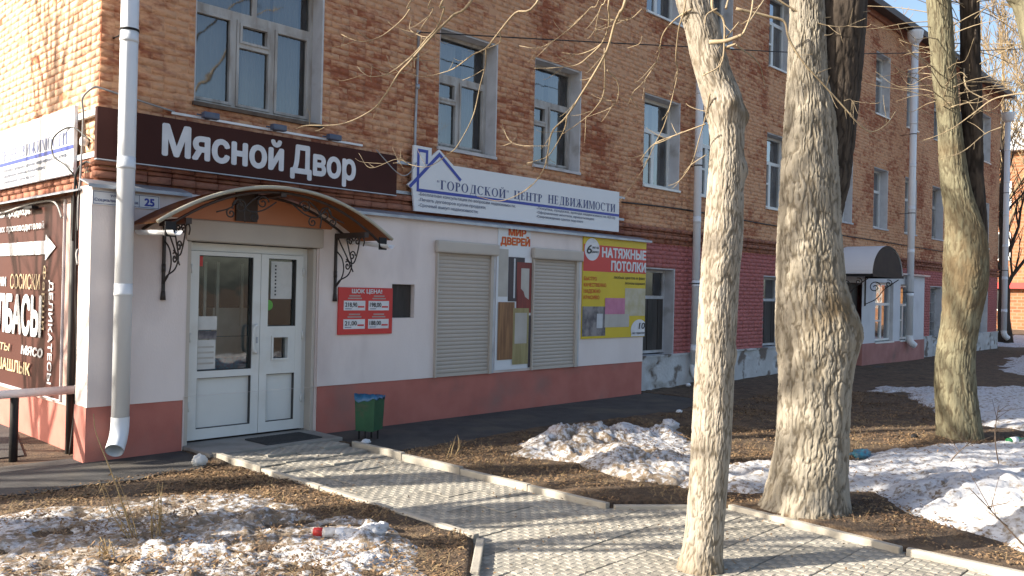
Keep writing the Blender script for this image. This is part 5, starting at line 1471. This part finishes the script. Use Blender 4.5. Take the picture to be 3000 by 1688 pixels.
BR2 = [([(440, -40), (440, 60), (510, 130), (520, 260), (495, 440), (370, 520)], 5.25, 5.3, .012, .004), ([(420, 290), (530, 280), (640, 240)], 5.35, 5.2, .016, .010), ([(520, 330), (600, 300)], 5.3, 5.25, .010, .006),
       ([(720, -40), (700, 100), (650, 230)], 5.3, 5.2, .007, .005), ([(530, 260), (620, 150)], 5.3, 5.25, .006, .003), ([(640, 240), (690, 150), (790, 0), (820, -60)], 5.2, 5.5, .006, .003),
       ([(420, 640), (400, 760), (350, 940), (290, 1130), (180, 1280)], 5.4, 5.8, .006, .002), ([(390, 850), (200, 920), (40, 985), (-60, 1100)], 5.4, 5.8, .005, .002), ([(395, 1060), (290, 1130), (240, 1190)], 5.5, 5.6, .003, .0015),
       ([(600, 310), (750, 430), (800, 600)], 5.3, 5.9, .006, .002), ([(470, 60), (400, 100), (385, 165)], 5.25, 5.25, .006, .003), ([(530, 60), (560, -60)], 5.25, 5.3, .008, .006)]
for pts, d0, d1, a_, b_ in BR2: px_branch(T1, pts, OB, sc, d0, d1, a_, b_, M['twig'])
for k in range(9):    # upper limbs above the picture
    a = k*2.4; z0 = 4.2+k*.42
    p0 = Vector((1.5, -5.56, z0)); p1 = p0+Vector((math.cos(a)*.7, math.sin(a)*.7, .75)); p2 = p1+Vector((math.cos(a+.3)*.8, math.sin(a+.3)*.8, .8)); p3 = p2+Vector((math.cos(a)*.6, math.sin(a)*.6, .2))
    branch(T1, [p0, p1, p2, p3], .03, .005, M['twig'])
# --- big double tree
T2R = [(3.585, -5.63, -.12, .375), (3.585, -5.634, -.02, .365), (3.597, -5.65, .16, .325), (3.612, -5.668, .40, .300), (3.627, -5.685, .632, .288), (3.637, -5.698, 1.124, .292), (3.632, -5.695, 1.452, .312), (3.626, -5.689, 1.616, .306), (3.602, -5.665, 1.80, .276), (3.580, -5.644, 2.27, .249),
       (3.572, -5.64, 2.761, .232), (3.562, -5.635, 3.253, .196), (3.545, -5.615, 3.58, .155), (3.537, -5.611, 3.907, .14), (3.525, -5.606, 4.235, .13), (3.48, -5.56, 5.2, .11), (3.4, -5.5, 7.0, .07), (3.35, -5.45, 9.0, .03)]
T2 = thing('thick_tree', 'thick deep-furrowed double-stemmed bare tree at the kerb', 'tree', (3.6, -5.65, 0))
def st2(X, Y, z):
    ang = (X-3.6)*.35+(Y+5.65)*(-.94)
    return np.clip((fbm(X*9, Y*9, z*4, 71, 4)-.30)*3.2, 0, .9)*np.exp(-((z-1.68)/.24)**2)*np.clip(.35+ang*3.0, 0, 1)+.5*np.clip(1-z/.1, 0, 1)
link('trunk', trunk_mesh(T2R, 380, 720, 58, .012, 2, st2, .22, ORG[T2], ((3.80, -5.92, 1.47, .16, .06), (3.72, -5.95, 1.75, .12, .03)), [(at(a*1.165, b*1.165, 6.72), r_) for a, b, r_ in ((2025, 515, .04), (1990, 520, .025), (1998, 552, .02), (2006, 580, .03), (1990, 420, .018))]), M['bark'], T2)
T2B = [(3.66, -5.67, 2.0, .10), (3.71, -5.69, 2.5, .165), (3.745, -5.71, 2.80, .185), (3.775, -5.735, 3.272, .185), (3.79, -5.752, 3.604, .19), (3.80, -5.762, 3.935, .20), (3.805, -5.77, 4.267, .21), (3.87, -5.82, 5.2, .18), (3.95, -5.9, 7.2, .10), (4.0, -5.95, 9.0, .04)]
link('second_stem', trunk_mesh(T2B, 160, 400, 34, .010, 4, None, 0, ORG[T2]), M['barkshaded'], T2)  # shade from the front stem is put into this bark colour
bg_ = MB(); c = Vector((3.76, -5.93, 1.50))
BR3 = [([(850, -30), (960, 45), (1080, 105), (1200, 122), (1350, 100), (1520, 75)], 6.9, 6.9, .009, .003), ([(600, 60), (830, 115), (930, 150), (960, 260), (1040, 400), (1180, 560), (1280, 670), (1360, 760), (1430, 840), (1500, 895), (1560, 895), (1640, 840), (1690, 765)], 6.75, 6.8, .012, .003),
       ([(1120, 140), (1180, 165), (1260, 180), (1350, 180), (1430, 150), (1490, 125)], 6.85, 6.8, .005, .002), ([(1160, 500), (1210, 480), (1250, 465)], 6.6, 6.6, .004, .002), ([(1205, 240), (1240, 240), (1270, 225)], 6.7, 6.7, .004, .002), ([(1340, 690), (1380, 680), (1400, 700), (1430, 710)], 6.8, 6.8, .005, .002), ([(1240, 520), (1220, 590)], 6.6, 6.7, .003, .002)]
for pts, d0, d1, a_, b_ in BR3: px_branch(T2, pts, OB, sc, d0, d1, a_, b_, M['twig'])
for k in range(8):
    a = k*2.4+1; z0 = 4.8+k*.5; p0 = Vector((3.5 if k % 2 else 3.86, -5.6 if k % 2 else -5.82, z0))
    p1 = p0+Vector((math.cos(a)*.8, math.sin(a)*.8, .9)); p2 = p1+Vector((math.cos(a+.3), math.sin(a+.3), .9)); branch(T2, [p0, p1, p2, p2+Vector((math.cos(a)*.6, math.sin(a)*.6, .1))], .045, .006, M['twig'])
# --- mossy leaning tree further back
T3R = [(8.76, -5.40, -.1, .29), (8.745, -5.39, .03, .27), (8.69, -5.34, .542, .246), (8.673, -5.325, 1.053, .224), (8.715, -5.372, 1.565, .228), (8.75, -5.412, 2.078, .262), (8.742, -5.407, 2.589, .245), (8.713, -5.377, 2.844, .205), (8.65, -5.313, 3.2, .175), (8.604, -5.267, 3.607, .155), (8.567, -5.23, 4.117, .132), (8.519, -5.183, 4.627, .135), (8.479, -5.144, 5.137, .14), (8.444, -5.109, 5.647, .14), (8.3, -5.0, 7, .11), (8.1, -4.9, 9, .05)]
T3 = thing('mossy_tree', 'crooked olive-barked bare tree with dark second stem standing on the snow', 'tree', (8.73, -5.38, 0))
def st3(X, Y, z): return np.clip((fbm(X*9, Y*9, z*4, 72, 4)-.30)*3.2, 0, .85)*np.clip(1-np.abs(z-2.15)/.95, 0, 1)**.5*(z > 1.25)*(z < 3.1)+.5*np.exp(-((z-3.7)/.12)**2)+.4*np.exp(-((z-4.3)/.08)**2)
link('trunk', trunk_mesh(T3R, 200, 460, 46, .010, 3, st3, .1, ORG[T3]), M['bark3'], T3)
T3B = [(8.80, -5.42, 1.75, .08), (8.88, -5.44, 2.1, .115), (8.952, -5.472, 2.5, .125), (8.942, -5.462, 3.013, .118), (8.92, -5.44, 3.426, .115), (8.90, -5.42, 3.89, .118), (8.88, -5.40, 4.406, .12), (8.858, -5.38, 5.025, .117), (8.838, -5.362, 5.696, .11), (8.8, -5.3, 7, .09), (8.7, -5.2, 9, .05)]
link('second_stem', trunk_mesh(T3B, 80, 240, 18, .012, 6, None, 0, ORG[T3]), M['barkshaded'], T3)  # darkness of the shaded stem comes from its bark colour
BR4 = [([(2620, 635), (2480, 650), (2350, 685), (2220, 780), (2080, 880), (1960, 935), (1880, 960)], 9.6, 10.6, .012, .003), ([(2420, 870), (2300, 920), (2150, 1040), (2000, 1090)], 10.2, 10.4, .010, .003), ([(2160, 470), (2165, 560), (2200, 625), (2340, 695)], 10.9, 10.5, .012, .006),
       ([(2120, 520), (2170, 600), (2190, 680)], 10.9, 10.8, .008, .003), ([(1940, 380), (1850, 400), (1780, 345)], 10.7, 10.6, .006, .002), ([(1950, 350), (1870, 360), (1790, 290)], 10.7, 10.5, .005, .002), ([(1940, 790), (1880, 760), (1840, 740)], 10.7, 10.5, .005, .002), ([(2230, 760), (2190, 700), (2150, 690)], 10.6, 10.7, .006, .002),
       ([(2440, 650), (2400, 720), (2330, 760), (2260, 740)], 10.2, 10.5, .005, .002), ([(2310, 920), (2240, 860), (2180, 830)], 10.4, 10.6, .005, .002)]
for pts, d0, d1, a_, b_ in BR4: px_branch(T3, pts, OB, sc, d0, d1, a_, b_, M['twig'])
rg3 = random.Random(9)
for k in range(120):   # fine twigs hanging around the two stems
    st_ = rg3.choice(((8.5, -5.17), (8.86, -5.38)))
    z0 = rg3.uniform(4.2, 6.8); a = rg3.uniform(0, 2*PI); L = rg3.uniform(.5, 1.3)
    p0 = Vector((st_[0], st_[1], z0)); d_ = Vector((math.cos(a), math.sin(a), rg3.uniform(-.1, .5)))
    branch(T3, [p0, p0+d_*L*.4, p0+d_*L*.75+Vector((0, 0, -.05)), p0+d_*L+Vector((0, 0, rg3.uniform(-.2, .15)))], .008, .002, M['twig'], 4, 5)
# trunk in the top right corner
T4 = thing('corner_tree', 'olive tree trunk leaning into the top right corner of the view', 'tree', (9.4, -7.6, 0))
p_ = at(3010, 50, 10.2); p_b = at(2965, -30, 10.2)
T4R = [(9.2, -8.2, -.1, .2), (9.2, -8.15, .1, .17), (p_.x+.55, p_.y-.55, 2.2, .15), (p_.x+.22, p_.y-.22, 4.0, .14), (p_.x, p_.y, p_.z, .12), (p_b.x, p_b.y, p_b.z, .11), (p_b.x-.5, p_b.y+.4, p_b.z+1.2, .09)]
T4.location = (9.2, -8.2, 0); ORG[T4] = Vector((9.2, -8.2, 0))
link('trunk', trunk_mesh(T4R, 60, 160, 18, .012, 8, None, 0, ORG[T4]), M['bark3'], T4)

# --- bare trees in the distance and along the left, grown by recursion
def bare_tree(base, h, r, seed, label, m, trunkm, levels=4, spread=.55, group=None, name='bare_tree', kids=4, droop=0.0, clear=.3, rmin=.004):
    rg = random.Random(seed)
    t = thing(name, label, 'tree', base, group)
    tr = MB(); cr = MB()
    B = Vector(base)
    pts = [B+Vector((0, 0, -.15))]; rad = [r*1.15]
    n = 9; lean = Vector((rg.uniform(-.05, .05), rg.uniform(-.05, .05), 0))
    for i in range(1, n+1):
        f = i/n; pts.append(B+Vector((lean.x*h*f+rg.uniform(-.02, .02)*h*.3, lean.y*h*f+rg.uniform(-.02, .02)*h*.3, h*.85*f))); rad.append(max(.012, r*(1-.9*f)))
    tr.tube(pts, rad, 10); tr.build('trunk', trunkm, t)
    def grow(p, d, L, rr, lv):
        q = [p]; dd = d.copy()
        for k in range(4):
            dd = (dd+Vector((rg.uniform(-.22, .22), rg.uniform(-.22, .22), rg.uniform(-.12, .2)-droop*.2))).normalized(); q.append(q[-1]+dd*L/4)
        cr.tube(q, [max(rmin, rr*(1-.17*k)) for k in range(5)], 5 if lv > 1 else 4, cap=False)
        if lv <= 0: return
        for k in range(kids if lv > 1 else kids+1):
            s_ = q[rg.choice((1, 2, 3, 4))]; ax = Vector((rg.uniform(-1, 1), rg.uniform(-1, 1), rg.uniform(-.3, 1)))
            nd = (dd*.75+ax.normalized()*spread*1.1).normalized()
            grow(s_, nd, L*rg.uniform(.48, .68), rr*.5, lv-1)
    for i in range(12):
        f = clear+(1-clear)*i/12; k = f*n; j = int(min(n-1, k)); p = pts[j].lerp(pts[j+1], k-j)
        a = i*2.4+rg.uniform(-.4, .4); d = Vector((math.cos(a)*spread*1.6, math.sin(a)*spread*1.6, 1)).normalized()
        grow(p, d, h*.30*(1.15-.7*f), max(.01, r*.42*(1.1-f)), levels-1)
    o = cr.build('crown', m, t); return t
bare_tree((46.5, 3.0, 0), 19, .24, 21, 'tall golden sunlit bare tree just past the far building corner', M['twigfar'], M['twigfar'], 4, .42, 'bare trees beyond the building', rmin=.014)
bare_tree((53, 1.6, 0), 21, .26, 22, 'tall golden bare tree in front of the orange brick house', M['twigfar'], M['twigfar'], 4, .42, 'bare trees beyond the building', rmin=.016)
bare_tree((44, -.6, 0), 18, .2, 23, 'bare tree reaching to the right picture edge above the far drainpipe', M['twigfar'], M['twigfar'], 4, .45, 'bare trees beyond the building', rmin=.013)
bare_tree((39, 1.2, 0), 12, .28, 24, 'dark forked tree trunk in shade at the far building corner', M['barkshaded'], M['barkshaded'], 3, .35, 'bare trees beyond the building', rmin=.01, clear=.22)
bare_tree((70, 14, 0), 24, .3, 25, 'hazy bare tree crown rising behind the roof edge', M['twigfar'], M['twigfar'], 4, .45, 'bare trees beyond the building', rmin=.018)
bare_tree((60, -5.5, 0), 20, .25, 26, 'bare tree nearest the street at the right picture edge', M['twigfar'], M['twigfar'], 4, .45, 'bare trees beyond the building', rmin=.016)
# trees on the left, outside the picture, whose shadows fall across path and side wall
bare_tree((-4.6, 1.30, 0), 13, .36, 31, 'street tree left of the picture casting the trunk shadow over the path', M['twig'], M['bark1'], 3, .5, 'street trees to the left', rmin=.006, clear=.45)
bare_tree((-6.0, .62, 0), 12, .30, 32, 'street tree left of the picture shading the soil before the corner', M['twig'], M['bark1'], 3, .5, 'street trees to the left', rmin=.006, clear=.45)
bare_tree((-6.5, 5.0, 0), 11, .16, 33, 'street tree left of the picture casting branch shadows on the side wall', M['twig'], M['bark1'], 2, .22, 'street trees to the left', rmin=.03, clear=.1, kids=2)
bare_tree((-9.0, 4.4, 0), 10, .17, 34, 'farther street tree left of the picture behind the railing', M['twig'], M['bark1'], 3, .5, 'street trees to the left', rmin=.006, clear=.4)

bare_tree((-4.4, -.95, 0), 7.0, .24, 35, 'street tree left of the picture dappling the snow with shade', M['twig'], M['bark1'], 4, .26, 'street trees to the left', rmin=.007, clear=.18, kids=3)

# ================================================================== FAR HOUSE
FH_ = thing('far_house', 'sunlit orange brick house with snowy roof beyond the building', 'house', (61, 2, 0))
part('wall', M['farbrick'], FH_, (61, 75, -18, 12, -.1, 11.9))
mb = MB(); mb.prism([(60.4, 11.9), (68, 15.2), (75.6, 11.9)], lambda u, v, d: (u, d, v), -18.5, 12.5); mb.build('roof', M['signwhite'], FH_)
for k in range(7):
    for z in (1.2, 4.6, 8.0):
        y = -16+k*3.7
        w_ = part('window', M['pvc'], FH_, (60.92, 61.05, y, y+1.5, z, z+1.9)); part('pane', M['room'], w_, (60.90, 60.93, y+.12, y+1.38, z+.12, z+1.78))
part('awning', M['red'], FH_, (60.5, 61, -14, 7, 2.7, 3.1)); part('shop_wall', M['doorC'], FH_, (60.85, 60.99, -14, 5.0, 0, 2.9))

# ================================================================== SNOW, LEAVES, WEEDS, LITTER
def snow(poly_, h, res, seed, label, rag=.25, holes=.0, lump=.03, dirt=.5, mound=None):
    P = np.array(poly_); x0, y0 = P.min(0)-.15; x1, y1 = P.max(0)+.15
    xs = np.arange(x0, x1, res); ys = np.arange(y0, y1, res)
    X, Y = np.meshgrid(xs, ys, indexing='ij')
    d = sdist(X, Y, poly_)+(fbm(X*2.2, Y*2.2, 0, seed, 4)-.5)*rag*2
    if holes: d = np.minimum(d, (fbm(X*5.5, Y*5.5, 0, seed+2, 4, .6)-.5+(.5-holes))*.7)
    Z = ground_z(X, Y)-.012+h*(1-np.exp(-np.clip(d, 0, 9)/.16))
    if mound: Z = Z+np.clip(d*3, 0, 1)*sum(m_[2]*np.exp(-((X-m_[0])**2+(Y-m_[1])**2)/m_[3]**2) for m_ in mound)
    Z = Z+np.clip(d*6, 0, 1)*((fbm(X*9, Y*9, 0, seed+4, 4, .6)-.5)*lump*2+(np.abs(fbm(X*22, Y*22, 0, seed+6, 2)-.5))*lump*.7)
    Z = np.where(d < 0, ground_z(X, Y)-.03, Z)
    keep = (d > -.03); kf = keep[:-1, :-1]|keep[1:, :-1]|keep[1:, 1:]|keep[:-1, 1:]
    idx = np.arange(X.size).reshape(X.shape)
    F = np.stack([idx[:-1, :-1], idx[1:, :-1], idx[1:, 1:], idx[:-1, 1:]], -1)[kf]
    used = np.unique(F); rm_ = np.full(X.size, -1); rm_[used] = np.arange(len(used))
    V = np.stack([X, Y, Z], -1).reshape(-1, 3)[used]
    me = mesh_np('snow', V, rm_[F], True)
    a_ = me.attributes.new('dirt', 'FLOAT', 'POINT')
    dv = (dirt*(1.1-np.clip(d, 0, .5)*1.2)+(fbm(X*1.7, Y*1.7, 0, seed+8, 3)-.5)*1.2*dirt).reshape(-1)[used]
    a_.data.foreach_set('value', np.clip(dv, 0, 1).astype(np.float32))
    o = link('snow', me, M['snow']); tag(o, label, 'snow', kind='stuff'); return o
SN_L = [(-2.0, -1.45), (-.79, -1.66), (-.09, -1.66), (.42, -2.0), (.56, -2.75), (.74, -3.75), (.62, -4.35), (.2, -4.9), (-1.0, -4.6), (-2.4, -3.6), (-2.6, -2.2)]
snow(SN_L, .05, .017, 51, 'dirty old snow full of leaves left of the path',   .22, .29, .02, .9, [(.42, -3.95, .07, .16), (.25, -4.25, .06, .15), (.05, -4.4, .05, .13), (.1, -3.1, .05, .3), (-.7, -3.4, .05, .5), (.62, -3.7, .06, .1)])
SN_P = [(3.35, -2.5), (3.9, -2.15), (4.9, -2.0), (5.5, -2.5), (5.95, -3.0), (5.3, -3.75), (4.3, -4.35), (3.55, -4.5), (3.35, -4.0), (3.55, -3.2)]
snow(SN_P, .10, .022, 52, 'melting snow heap sprinkled with leaves right of the path', .18, .12, .03, .8, [(4.3, -2.6, .16, .5), (5.0, -2.6, .12, .4), (5.6, -3.0, .12, .18), (4.0, -3.6, .08, .4)])
SN_R = [(3.6, -4.5), (4.2, -4.2), (4.9, -4.4), (5.9, -5.05), (7.0, -5.1), (8.0, -5.5), (9.2, -6.3), (10.5, -9), (7, -10.5), (4.1, -9.6), (3.72, -7.2), (3.95, -6.6), (4.15, -6.2), (4.6, -5.8), (4.1, -5.25), (3.75, -5.1)]
snow(SN_R, .09, .03, 53, 'broad bright snow field with trunk shadows behind the thick tree', .16, .04, .03, .45, [(4.9, -6.7, .16, .6), (4.5, -7.4, .15, .5), (6.0, -6.6, .08, .8)])
SN_F = [(12.6, -2.5), (13.6, -3.05), (10.9, -4.35), (10.1, -5.3), (9.7, -6.2), (12, -9), (16.4, -9), (16.6, -4.2), (15.3, -3.4), (14.2, -2.4)]
snow(SN_F, .06, .06, 54, 'thin far snow patch behind the mossy tree', .3, .1, .03, .5)
snow([(20.2, -3.0), (27, -1.8), (38, -1.5), (38, -9), (20, -9)], .06, .14, 55, 'distant snow strip beyond the asphalt walk', .6, .25, .03, .5)
snow([(34.5, 3), (58, 3), (58, -6), (38, -6)], .06, .3, 56, 'distant snow lying past the far building corner', .8, .2, .03, .5)

def leaf_field(n, region, seed, size=(.022, .055), avoid=(), z_fn=ground_z, lift=.008):
    rg = np.random.RandomState(seed)
    P = np.array(region); x0, y0 = P.min(0); x1, y1 = P.max(0)
    X = rg.uniform(x0, x1, n*3); Y = rg.uniform(y0, y1, n*3)
    ok = sdist(X, Y, region) > 0
    for a_, mgn, keepfrac in avoid: ok &= (sdist(X, Y, a_) < mgn)|(rg.rand(len(X)) < keepfrac)
    cl = fbm(X*1.6, Y*1.6, 0, seed, 3); ok &= rg.rand(len(X)) < np.clip((cl-.25)*2.2, .12, 1)
    X, Y = X[ok][:n], Y[ok][:n]; n = len(X)
    Z = z_fn(X, Y)+lift+rg.uniform(0, .012, n)
    L = rg.uniform(*size, n); Wd = L*rg.uniform(.25, .6, n); a = rg.uniform(0, 2*PI, n); tl = rg.normal(0, .35, n); cu = rg.uniform(-.3, .5, n)
    ux, uy = np.cos(a), np.sin(a)
    V = np.zeros((n, 6, 3))
    for k, (s, t) in enumerate(((-.5, 0), (-.1, -.5), (.5, 0), (-.1, .5), (0.15, -.42), (0.15, .42))):
        V[:, k, 0] = X+ux*L*s-uy*Wd*t; V[:, k, 1] = Y+uy*L*s+ux*Wd*t
        V[:, k, 2] = Z+tl*L*s+cu*Wd*abs(t)*1.2+np.abs(rg.normal(0, .002, n))
    F0 = np.array([(0, 1, 4, 2), (0, 2, 5, 3)])
    F = (F0[None]+(np.arange(n)*6)[:, None, None]).reshape(-1, 4)
    return V.reshape(-1, 3), F
REG_L = [(-2.6, -.8), (-.6, -.85), (.7, -.85), (.98, -.55), (1.0, -4.35), (.45, -4.9), (-.6, -5.6), (-2.8, -4.0)]
REG_R = [(2.55, -1.45), (8, -1.9), (13, -1.2), (13, -5), (10, -7.6), (3.2, -8.5), (3.3, -5.1), (2.55, -4.45)]
Vs, Fs, ofs = [], [], 0
for reg, n, sd in ((REG_L, 24000, 61), (REG_R, 42000, 62)):
    av = ((SN_L, .0, .42),) if reg is REG_L else ((SN_P, .0, .30), (SN_R, .05, .10), (ASPH, 0, .03))
    zf = ground_z
    if True:
        def zf(X, Y):
            z = ground_z(X, Y)
            for pl, hh in ((SN_L, .045), (SN_P, .14), (SN_R, .10)):
                d = sdist(X, Y, pl); z = z+np.where(d > 0, hh*(1-np.exp(-np.clip(d, 0, 9)/.2)), 0)
            return z
    V, F = leaf_field(n, reg, sd, (.014, .042), av, zf)
    Vs.append(V); Fs.append(F+ofs); ofs += len(V)
V, F = leaf_field(420, [(1.09, -.9), (2.45, -.9), (2.45, -4.5), (3.1, -5.1), (3.0, -8), (0.4, -8), (.5, -5), (1.09, -4.4)], 63, (.018, .04), (), lambda X, Y: np.array([path_z(y) for y in Y])+.004)
Vs.append(V); Fs.append(F+ofs)
o = link('leaf_litter', mesh_np('leaf_litter', np.vstack(Vs), np.vstack(Fs)), M['leaf']); tag(o, 'brown dead leaves lying over soil, snow and path edges', 'leaves', kind='stuff')
# dry grass
rg = np.random.RandomState(5); n = 7000
X = rg.uniform(-2.2, 9.5, n*3); Y = rg.uniform(-8, -.6, n*3)
ok = ((sdist(X, Y, REG_L) > .05)|(sdist(X, Y, REG_R) > .05))&(sdist(X, Y, SN_R) < 0)&(sdist(X, Y, SN_P) < 0)&(sdist(X, Y, ASPH) < 0)&(fbm(X*2.5, Y*2.5, 0, 91, 3) > .5)
X, Y = X[ok][:n], Y[ok][:n]; n = len(X); Z = ground_z(X, Y)
L = rg.uniform(.04, .12, n); a = rg.uniform(0, 2*PI, n); fl = rg.uniform(.1, .55, n); w = .0022
V = np.zeros((n, 4, 3))
for k, (t, s) in enumerate(((0, -1), (0, 1), (1, .3), (1, -.3))):
    V[:, k, 0] = X+np.cos(a)*L*t-np.sin(a)*w*s; V[:, k, 1] = Y+np.sin(a)*L*t+np.cos(a)*w*s; V[:, k, 2] = Z+L*fl*t+.002
o = link('dry_grass', mesh_np('dry_grass', V.reshape(-1, 3), np.arange(n*4).reshape(-1, 4)), M['straw']); tag(o, 'dry straw-coloured grass blades lying in the soil', 'grass', kind='stuff')
# weeds
def weed(base, h, stems, seed, label, name='dry_weed', lean=(0, 0), m='straw', leaves=True):
    rg = random.Random(seed); t = thing(name, label, 'weed', base)
    for k in range(stems):
        a = rg.uniform(0, 2*PI); hh = h*rg.uniform(.55, 1); B = Vector(base)+Vector((rg.uniform(-.04, .04), rg.uniform(-.04, .04), -.02))
        e = B+Vector((math.cos(a)*.12*hh+lean[0], math.sin(a)*.12*hh+lean[1], hh)); mid = B.lerp(e, .5)+Vector((rg.uniform(-.03, .03), rg.uniform(-.03, .03), 0))
        branch(t, [B, mid, e], .0045, .0022, M[m], 4, 5, 'stem')
        if leaves:
            b = MB()
            for j in range(rg.randint(6, 11)):
                f = rg.uniform(.25, 1); p = B.lerp(e, f); d = Vector((rg.uniform(-1, 1), rg.uniform(-1, 1), rg.uniform(-.9, .1))).normalized(); L_ = rg.uniform(.03, .075); s = d.cross(Vector((0, 0, 1))).normalized()*.006
                b.add([p, p+d*L_*.5+s, p+d*L_, p+d*L_*.5-s], [(0, 1, 2, 3)])
            b.build('leaves', M[m], t)['kind'] = 'stuff'
    return t
weed((-.74, -2.93, .03), .50, 4, 1, 'tall dry weed stalk leaning left on the dirty snow', lean=(-.12, .25))
branch(None, [(-.74, -2.93, .02), (-.80, -2.75, .4), (-.86, -2.55, .72), (-.865, -2.5, .86)], .006, .0025, M['straw'], 5, 6, 'weed_stalk')
tag(bpy.data.objects['weed_stalk'], 'single tall bare weed stalk standing below the drainpipe outlet', 'weed')
weed((-.62, -3.0, .03), .42, 7, 2, 'shorter tuft of curled dry weed stems on the dirty snow', lean=(.02, .05))
weed((-1.0, -3.2, .03), .22, 5, 3, 'low broken dry weed in the bottom left corner', lean=(-.05, 0))
weed((6.1, -5.0, .03), .40, 5, 4, 'thin dry grass tuft right behind the thick tree', leaves=False)
weed((2.9, -2.1, .03), .24, 5, 5, 'bent dry grass tuft beside the snow heap', lean=(.1, .03), leaves=False)
def sapling(base, top, seed, label):
    rg = random.Random(seed); t = thing('sapling', label, 'sapling', base, 'leafless saplings by the pavement')
    B, T = Vector(base), Vector(top); mid = B.lerp(T, .5)+Vector((rg.uniform(-.05, .05), rg.uniform(-.05, .05), 0))
    branch(t, [B-Vector((0, 0, .05)), mid, T], .008, .003, M['brownwood'], 6, 6, 'stem')
    for k in range(6):
        f = rg.uniform(.3, .95); p = B.lerp(mid, f*2) if f < .5 else mid.lerp(T, f*2-1); d = Vector((rg.uniform(-1, 1), rg.uniform(-1, 1), rg.uniform(.2, .9))).normalized(); L_ = rg.uniform(.15, .4)
        branch(t, [p, p+d*L_*.5, p+d*L_], .0035, .0015, M['brownwood'], 3, 5, 'twig')
sapling((6.56, -6.38, .05), tuple(at(2925, 1190, 8.7)), 1, 'thin dark sapling standing upright in the snow field')
sapling((3.75, -7.25, .05), tuple(at(2840, 1430, 5.9)), 2, 'thin reddish sapling leaning left at the bottom right corner')
sapling((6.3, -5.9, .05), tuple(at(2850, 1290, 8.4)), 3, 'low thin sapling in front of the mossy tree')
# litter
def lump(name, c, r, m, label, cat, seed, sq=(1, 1, .7), n=14):
    b = MB(); vs = []; 
    for i in range(n+1):
        for j in range(n*2):
            th = PI*i/n; ph = PI*j/n; p = Vector((math.sin(th)*math.cos(ph), math.sin(th)*math.sin(ph), math.cos(th)))
            k = .45+1.1*float(fbm(np.array([p.x*2.6+seed]), np.array([p.y*2.6]), np.array([p.z*2.6]), seed, 4, .65)[0]); vs.append((c[0]+p.x*r*sq[0]*k, c[1]+p.y*r*sq[1]*k, c[2]+p.z*r*sq[2]*k))
    fs = [(i*2*n+j, (i+1)*2*n+j, (i+1)*2*n+(j+1) % (2*n), i*2*n+(j+1) % (2*n)) for i in range(n) for j in range(2*n)]
    b.add(vs, fs, True); return b.thing(name, m, label, cat, c)
lump('snow_lump', (.78, -.78, .05), .075, M['paper'], 'crumpled white bag lying on the soil by the door corner', 'bag', 3, (1, .7, .9)).name = 'plastic_bag'
for k, (c, r, lb) in enumerate((((.47, -3.97, .10), .075, 'bright snow chunk beside the left kerb, largest of the row'), ((.30, -3.86, .08), .05, 'rounded snow chunk just above the crumpled bottle'), ((.08, -4.42, .07), .06, 'snow chunk at the bottom edge near the kerb end'), ((-.95, -3.55, .06), .05, 'small round snow ball in the lower left leaves'), ((.62, -3.86, .08), .045, 'snow chunk wedged against the tiled path kerb'), ((5.9, -2.85, .15), .10, 'pointed snow chunk at the right end of the snow heap'))):
    lump('snow_chunk', c, r, M['snow'], lb, 'snow chunk', 10+k, (1.2, 1, .75))['group'] = 'loose snow chunks'
BT = thing('plastic_bottle', 'crumpled clear plastic bottle with red cap end lying on the snow', 'bottle', (.2, -3.82, .1))
d = Vector((.27, -.30, -.01)).normalized(); B = Vector((.13, -3.68, .10))
b = MB(); b.tube([B+d*t for t in (.10, .13, .20, .28, .34, .37)], [.032, .036, .033, .037, .034, .012], 14); b.build('bottle_body', M['bottleplastic'], BT)
b = MB(); b.tube([B+d*t for t in (.03, .035, .07, .10)], [.012, .028, .031, .030], 14); b.build('red_end', M['red'], BT)
b = MB(); b.tube([B+d*t for t in (.19, .195, .24, .245)], [.034, .0362, .0368, .035], 14); b.build('label_band', M['letterwhite'], BT)
lump('food_wrapper', (6.15, -5.12, .10), .11, M['trash_teal'], 'crumpled teal packaging on the snow beside the thick tree', 'wrapper', 6, (1.3, .8, .5))
GB = thing('glass_bottle', 'green glass bottle lying on the soil at the right picture edge', 'bottle', (8.6, -6.05, .06))
b = MB(); d = Vector((.8, -.5, .12)).normalized(); B = Vector((8.5, -5.98, .09)); b.tube([B+d*t for t in (0, .005, .16, .20, .27)], [.03, .037, .037, .014, .013], 14); b.build('bottle_body', M['bottle_green'], GB)
b = MB(); b.tube([B+d*t for t in (.05, .14)], .0385, 14); b.build('bottle_label', M['letterwhite'], GB)
for k, (c, lb) in enumerate((((7.7, -1.85, .05), 'small white paper scrap at the asphalt edge'), ((10.7, -.15, .1), 'white paper scrap by the crumbling footing'), ((8.2, -5.0, .05), 'black plastic scrap between the trees'), ((9.3, -5.0, .05), 'white paper scrap near the mossy tree'), ((2.72, -.86, .03), 'white litter crumb under the green bin'))):
    lump('litter_scrap', c, .05, M['blackmetal'] if 'black' in lb else M['signwhite'], lb, 'litter', 30+k, (1.2, .8, .6))['group'] = 'litter scraps'
